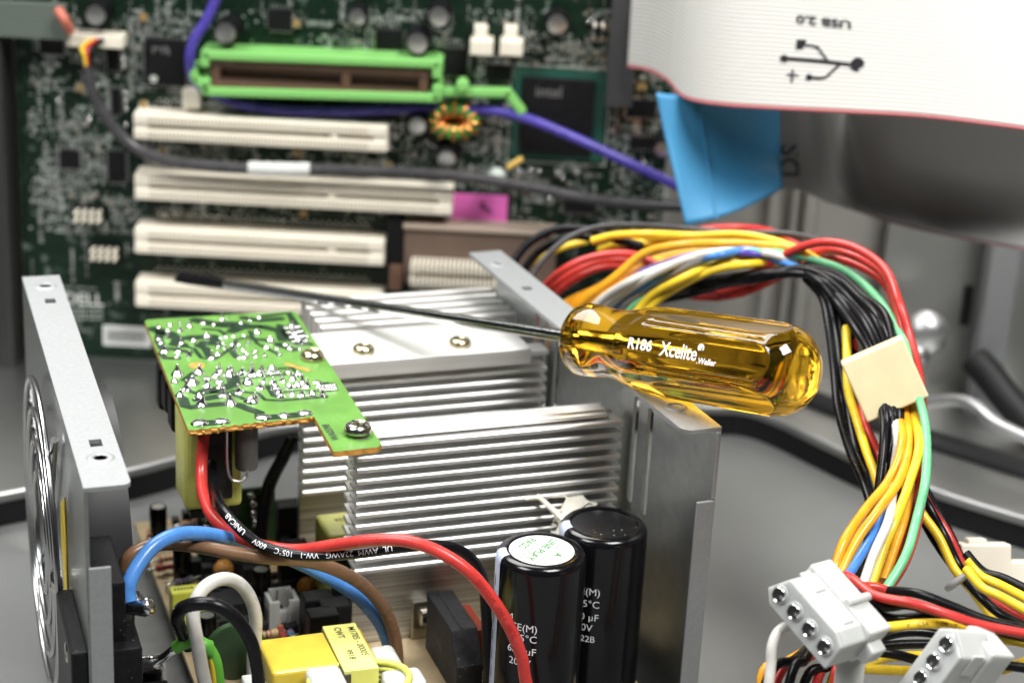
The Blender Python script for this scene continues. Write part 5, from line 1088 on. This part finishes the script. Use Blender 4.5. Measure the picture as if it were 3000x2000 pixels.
# below the block: the fan of wires going to the plugs
for k, (c, lab) in enumerate((('orange', 'orange wire of the fan below the cream block'), ('orange', 'orange wire of the fan below the cream block'))):
    lw_([(2600 + k * 18, 1120, 498), (2626 + k * 18, 1200, 498 - k), (2642 + k * 22, 1300, 484 - k), (2605 + k * 28, 1400, 474 - k), (2540 + k * 32, 1490, 467 - k), (2480 + k * 34, 1580, 461 - k), (2438 + k * 28, 1670, 456 - k), (2420 + k * 18, 1760, 452)], c, lab, 'orange fan wires', 1.2)
for k in range(2):
    lw_([(2640 + k * 14, 1120, 497), (2668 + k * 8, 1190, 498 + k * 2), (2690 - k * 16, 1300, 481 + k * 6), (2668 - k * 6, 1410, 471 + k * 8), (2628 + k * 14, 1520, 465 + k * 8), (2592 + k * 18, 1610, 461 + k * 8), (2550 + k * 20, 1720, 456 + k * 6)], 'yellow', 'yellow wire of the fan below the cream block', 'yellow fan wires', 1.2)
lw_([(2606, 1180, 498), (2632, 1280, 487), (2622, 1370, 480), (2618, 1450, 470), (2600, 1530, 460), (2562, 1620, 454), (2520, 1740, 450)], 'white', 'white wire in the middle of the fan below the cream block', None, 1.2)
lw_([(2600, 1480, 470), (2562, 1560, 462), (2518, 1630, 456), (2470, 1710, 450)], 'blue', 'short blue wire showing in the fan above the white plug', None, 1.2)
lw_([(2660, 1300, 486), (2668, 1400, 478), (2650, 1500, 472), (2622, 1600, 466), (2590, 1700, 460)], 'orange', 'orange wire deep inside the fan beside the pale green one', None, 1.2)
lw_([(2620, 1300, 492), (2650, 1420, 484), (2630, 1540, 478), (2600, 1640, 472), (2570, 1740, 466)], 'red', 'dark red wire deep inside the fan', None, 1.2)
# side branch to the right
Lr = 'wire of the tied side branch at the lower right'
for c, dx, dd in (('black', -10, 482), ('yellow', 0, 478), ('black', 22, 486), ('red', 34, 492), ('black', 44, 496)):
    lw_([(2640 + dx, 1380, dd + 10), (2690 + dx, 1480, dd + 4), (2745 + dx, 1570, dd), (2800 + dx * .6, 1660, dd - 4), (2850 + dx * .4, 1730, dd - 6), (2900 + dx * .4, 1800, dd - 10), (2960 + dx * .5, 1880, dd - 14)], c, c + ' ' + Lr, 'side branch wires', 1.15)
for c, dy, dd in (('yellow', 0, 470), ('yellow', 26, 466), ('black', -20, 474), ('black', 60, 470), ('red', 48, 476)):
    lw_([(2830, 1640 + dy, dd), (2880, 1690 + dy, dd - 2), (2940, 1720 + dy * 1.3, dd - 6), (3060, 1780 + dy * 1.4, dd - 12)], c, c + ' wire bending right beyond the cable tie', 'wires beyond the cable tie', 1.15)
c = at_d(2822, 1690, 476); ax_ = (at_d(2850, 1730, 476) - at_d(2790, 1650, 478)).normalized(); e1_ = ax_.orthogonal().normalized(); e2_ = ax_.cross(e1_)
tie = MB().tube([c + (e1_ * math.cos(a) + e2_ * math.sin(a)) * 4.6 for a in [i * math.pi / 10 for i in range(20)]], .9, 8, closed=True).build('cable_tie', nylon, None, smooth=60); tag(tie, 'pale cable tie ring around the side branch of wires', 'cable tie')
pl = MB(); pc = at_d(2880, 1640, 505); pl.box(pc, (13, 7, 9), (IU, FWD, IV)); pl.box(pc + IU * 9 + IV * 3, (9, 6, 6), (IU, FWD, IV)); pl.box(pc - IU * 2 - IV * 4.6, (5, 5, 2.4), (IU, FWD, IV))
pl = pl.build('plug_housing', cream, None, smooth=0, bevel=.5); tag(pl, 'out of focus cream plug at the right beyond the cable tie', 'plug')
# the cream plug block around the loom
p = at_d(*BL); ang = math.radians(-24); bx = IU * math.cos(ang) + IV * math.sin(ang); by = -IU * math.sin(ang) + IV * math.cos(ang); bn = (FWD + bx * .16).normalized(); bx = (bx - bn * bx.dot(bn)).normalized(); by = bn.cross(bx)
o = MB().box(p, (16.8, 16.5, 11), (bx, by, bn)).build('plug_block', block, None, smooth=0, bevel=.6, seg=3); tag(o, 'square cream yellow block clamped around the wire loom', 'wire block')

# ================================================================== white four way plugs
def plug(center, l, d, label, name='power_plug'):
    l = Vector(l); d = Vector(d); l = (IU * l.x + IV * l.y + FWD * l.z).normalized(); d = (IU * d.x + IV * d.y + FWD * d.z); d = (d - l * d.dot(l)).normalized(); n = l.cross(d)
    if n.dot(EYE - center) < 0: n = -n
    ax = (l, d, n); c = Vector(center); P = lambda a, b, e: c + l * a + d * b + n * e
    t = thing(name, label, 'plug', c - Vector((0, 0, 10)), 'white four way plugs')
    # front shell: D shaped outline, with the four round openings set in; made of a ring of walls and a face with holes
    out = [(-10.6, -1.6), (-7.6, 4.2), (7.6, 4.2), (10.6, 2.6), (10.6, -4.2), (-8.2, -4.2)]
    m = MB(); m.prism([P(a, 1.2, e) for a, e in out], d * 10.4); hs = m.build('housing', nylon, t, smooth=0, bevel=.45)
    m = MB(); m.prism([P(a, 9.0, e) for a, e in [(-9.6, -4.6), (-9.6, 4.9), (10.9, 4.9), (10.9, -4.6)]], d * 7.5); m.build('rear_collar', nylon, t, smooth=0, bevel=.5)
    m = MB(); m.prism([P(a, 9.5, e) for a, e in [(10.9, -3.0), (10.9, 2.0), (13.6, 1.4), (13.6, -2.4)]], d * 5); m.build('latch_wing', nylon, t, smooth=0, bevel=.4)
    m = MB(); m.tube([P(2.2, 9.2, 5.1), P(2.2, 13, 5.3), P(2.2, 17.0, 5.1)], 1.0, 10); m.build('moulded_rib', nylon, t, smooth=60)
    for a0 in (-5.6, 3.6): MB().box(P(a0, 5.8, 4.25), (5.6, 3.4, .5), ax).build('window_recess', nylon_d, t, smooth=0, bevel=.2)
    # face plate with round sockets
    n_ = 24; m = MB()
    fo = out; m.prism([P(a, .0, e) for a, e in fo], d * 1.2, 0); face = m.build('face_plate', nylon, t, smooth=0, bevel=.3)
    for k in range(4):
        a = -7.4 + 5.0 * k; cc = P(a, 0, -.2)
        rg = MB().lathe(cc + d * .15, -d, [(0, 2.2), (.35, 2.2), (.5, 2.0), (.42, 1.75), (.1, 1.7)], n_).build('socket_rim', nylon, t, smooth=50)
        m = MB(); m.lathe(cc, -d, [(.0, 1.72), (.75, 1.72), (.85, 1.6), (.75, 1.45), (.2, 1.4)], n_); ct = m.build('contact', chrome, t, smooth=50)
        MB().lathe(cc, -d, [(.3, 1.42), (.42, 1.42)], n_).build('contact_bore', mat('dark hole', (.02, .02, .02), .5), ct, smooth=50)
        MB().box(cc - d * .5 + l * .9, (.9, .3, .5), ax).build('contact_leaf', silver, ct, smooth=0)
    return t, P
pc1 = at_d(2352, 1812, 414)
t1, P1 = plug(pc1, (.565, .667, -.485), (.70, -.08, .70), 'white four way plug lying over the wires with four round contacts showing')
pc2 = at_d(2722, 1962, 416)
t2, P2 = plug(pc2, (-.46, .80, .40), (.80, .05, .55), 'white four way plug half cut off, right of the other plug')
# plug wires
wire([P1(-7.4, 16, 0), P1(-7.0, 24, 0), at_d(2560, 1742, 428), at_d(2680, 1768, 423), at_d(2780, 1800, 422), at_d(2880, 1832, 424), at_d(3040, 1862, 426)], 1.1, 'red', 'glossy red wire leaving the back of the uncropped white plug', k=8)
wire([P1(-9, 15, 1), at_d(2510, 1712, 444), at_d(2580, 1722, 446), at_d(2660, 1760, 446), at_d(2780, 1830, 444), at_d(2900, 1880, 440)], 1.1, 'red', 'second red wire running behind the uncropped white plug', k=8)
wire([at_d(2530, 1735, 450), at_d(2600, 1730, 446), at_d(2690, 1738, 440), at_d(2790, 1775, 436), at_d(2890, 1815, 433), at_d(3040, 1850, 430)], 1.1, 'black', 'upper glossy black wire crossing behind the white plugs', k=8)
wire([P1(-2.4, 16, 0), P1(-2.2, 21, .2), at_d(2590, 1775, 428), at_d(2660, 1770, 428), at_d(2760, 1795, 428), at_d(2850, 1818, 428), at_d(3040, 1870, 426)], 1.15, 'black', 'glossy black wire leaving the middle of the uncropped white plug', k=8)
wire([P1(2.6, 16, 0), P1(2.6, 20, 0), at_d(2620, 1812, 430), at_d(2720, 1806, 430), at_d(2820, 1822, 430), at_d(3040, 1880, 430)], 1.15, 'black', 'lower black wire leaving the uncropped white plug', k=8)
yw, ysp = wire([P1(7.6, 16, 0), P1(7.6, 20, .3), at_d(2610, 1835, 424), at_d(2700, 1826, 424), at_d(2790, 1830, 426), at_d(2900, 1860, 430), at_d(3040, 1890, 430)], 1.1, 'yellow', 'yellow wire with black print leaving the uncropped white plug', k=8)
wire_text(ysp, 1.1, 'V    CSA    TYPE    T', 1.35, 9.5, black_ink, yw)
wire([at_d(2250, 2020, 420), at_d(2258, 1950, 420), at_d(2262, 1890, 420), at_d(2285, 1845, 421), at_d(2330, 1832, 424), at_d(2400, 1850, 430)], 1.15, 'white', 'white wire hooking down beneath the uncropped white plug', k=8)
Lt = 'wire in the tangle under the white plugs'
for i, (c, pts) in enumerate([('black', [(2240, 2010, 436), (2330, 1930, 440), (2420, 1870, 446), (2560, 1840, 456)]), ('red', [(2270, 2010, 440), (2350, 1935, 444), (2440, 1890, 450), (2560, 1850, 460)]), ('black', [(2310, 2010, 434), (2360, 1930, 438), (2400, 1860, 446)]),
        ('black', [(2350, 2020, 444), (2430, 1950, 448), (2540, 1900, 456), (2700, 1885, 460), (2900, 1900, 462)]), ('red', [(2390, 2010, 446), (2460, 1945, 450), (2560, 1910, 458)]), ('yellow', [(2430, 2020, 446), (2500, 1960, 450), (2600, 1925, 456), (2800, 1915, 464)]), ('red', [(2445, 2020, 438), (2455, 1960, 440), (2460, 1900, 446)]),
        ('black', [(2520, 1905, 440), (2620, 1915, 440), (2720, 1940, 444), (2860, 1960, 448)]), ('yellow', [(2530, 1958, 436), (2620, 1962, 438), (2720, 1966, 442), (2860, 1975, 448)]), ('yellow', [(2880, 1850, 440), (2940, 1868, 438), (3040, 1885, 436)]), ('black', [(2850, 1930, 432), (2930, 1945, 430), (3040, 1960, 428)]), ('yellow', [(2880, 1990, 434), (2940, 1960, 432), (3040, 1925, 430)]), ('black', [(2480, 1990, 452), (2560, 1880, 462), (2700, 1850, 466), (2900, 1900, 462)]), ('orange', [(2230, 2010, 448), (2310, 1935, 450), (2420, 1880, 456)])]):
    q_ = [at_d(*p) for p in pts]; q0 = q_[0]
    if pts[0][1] > 1980: q_ = [Vector((q0.x - 14 + i * 2.2, q0.y - 34, 1.3)), Vector((q0.x - 8 + i * 1.2, q0.y - 18, 6))] + q_
    wire(q_, 1.15, c, c + ' ' + Lt, 'tangle under the plugs', k=8)
p = at_d(2490, 1960, 428); wh = MB().lathe(p - Vector((0, 0, 8)), (0, 0, 1), [(0, 3.2), (15, 3.2), (15.6, 2.6)], 20).build('white_wire_sleeve', nylon, None, smooth=50); tag(wh, 'milky white sleeve standing under the uncropped plug', 'sleeve')
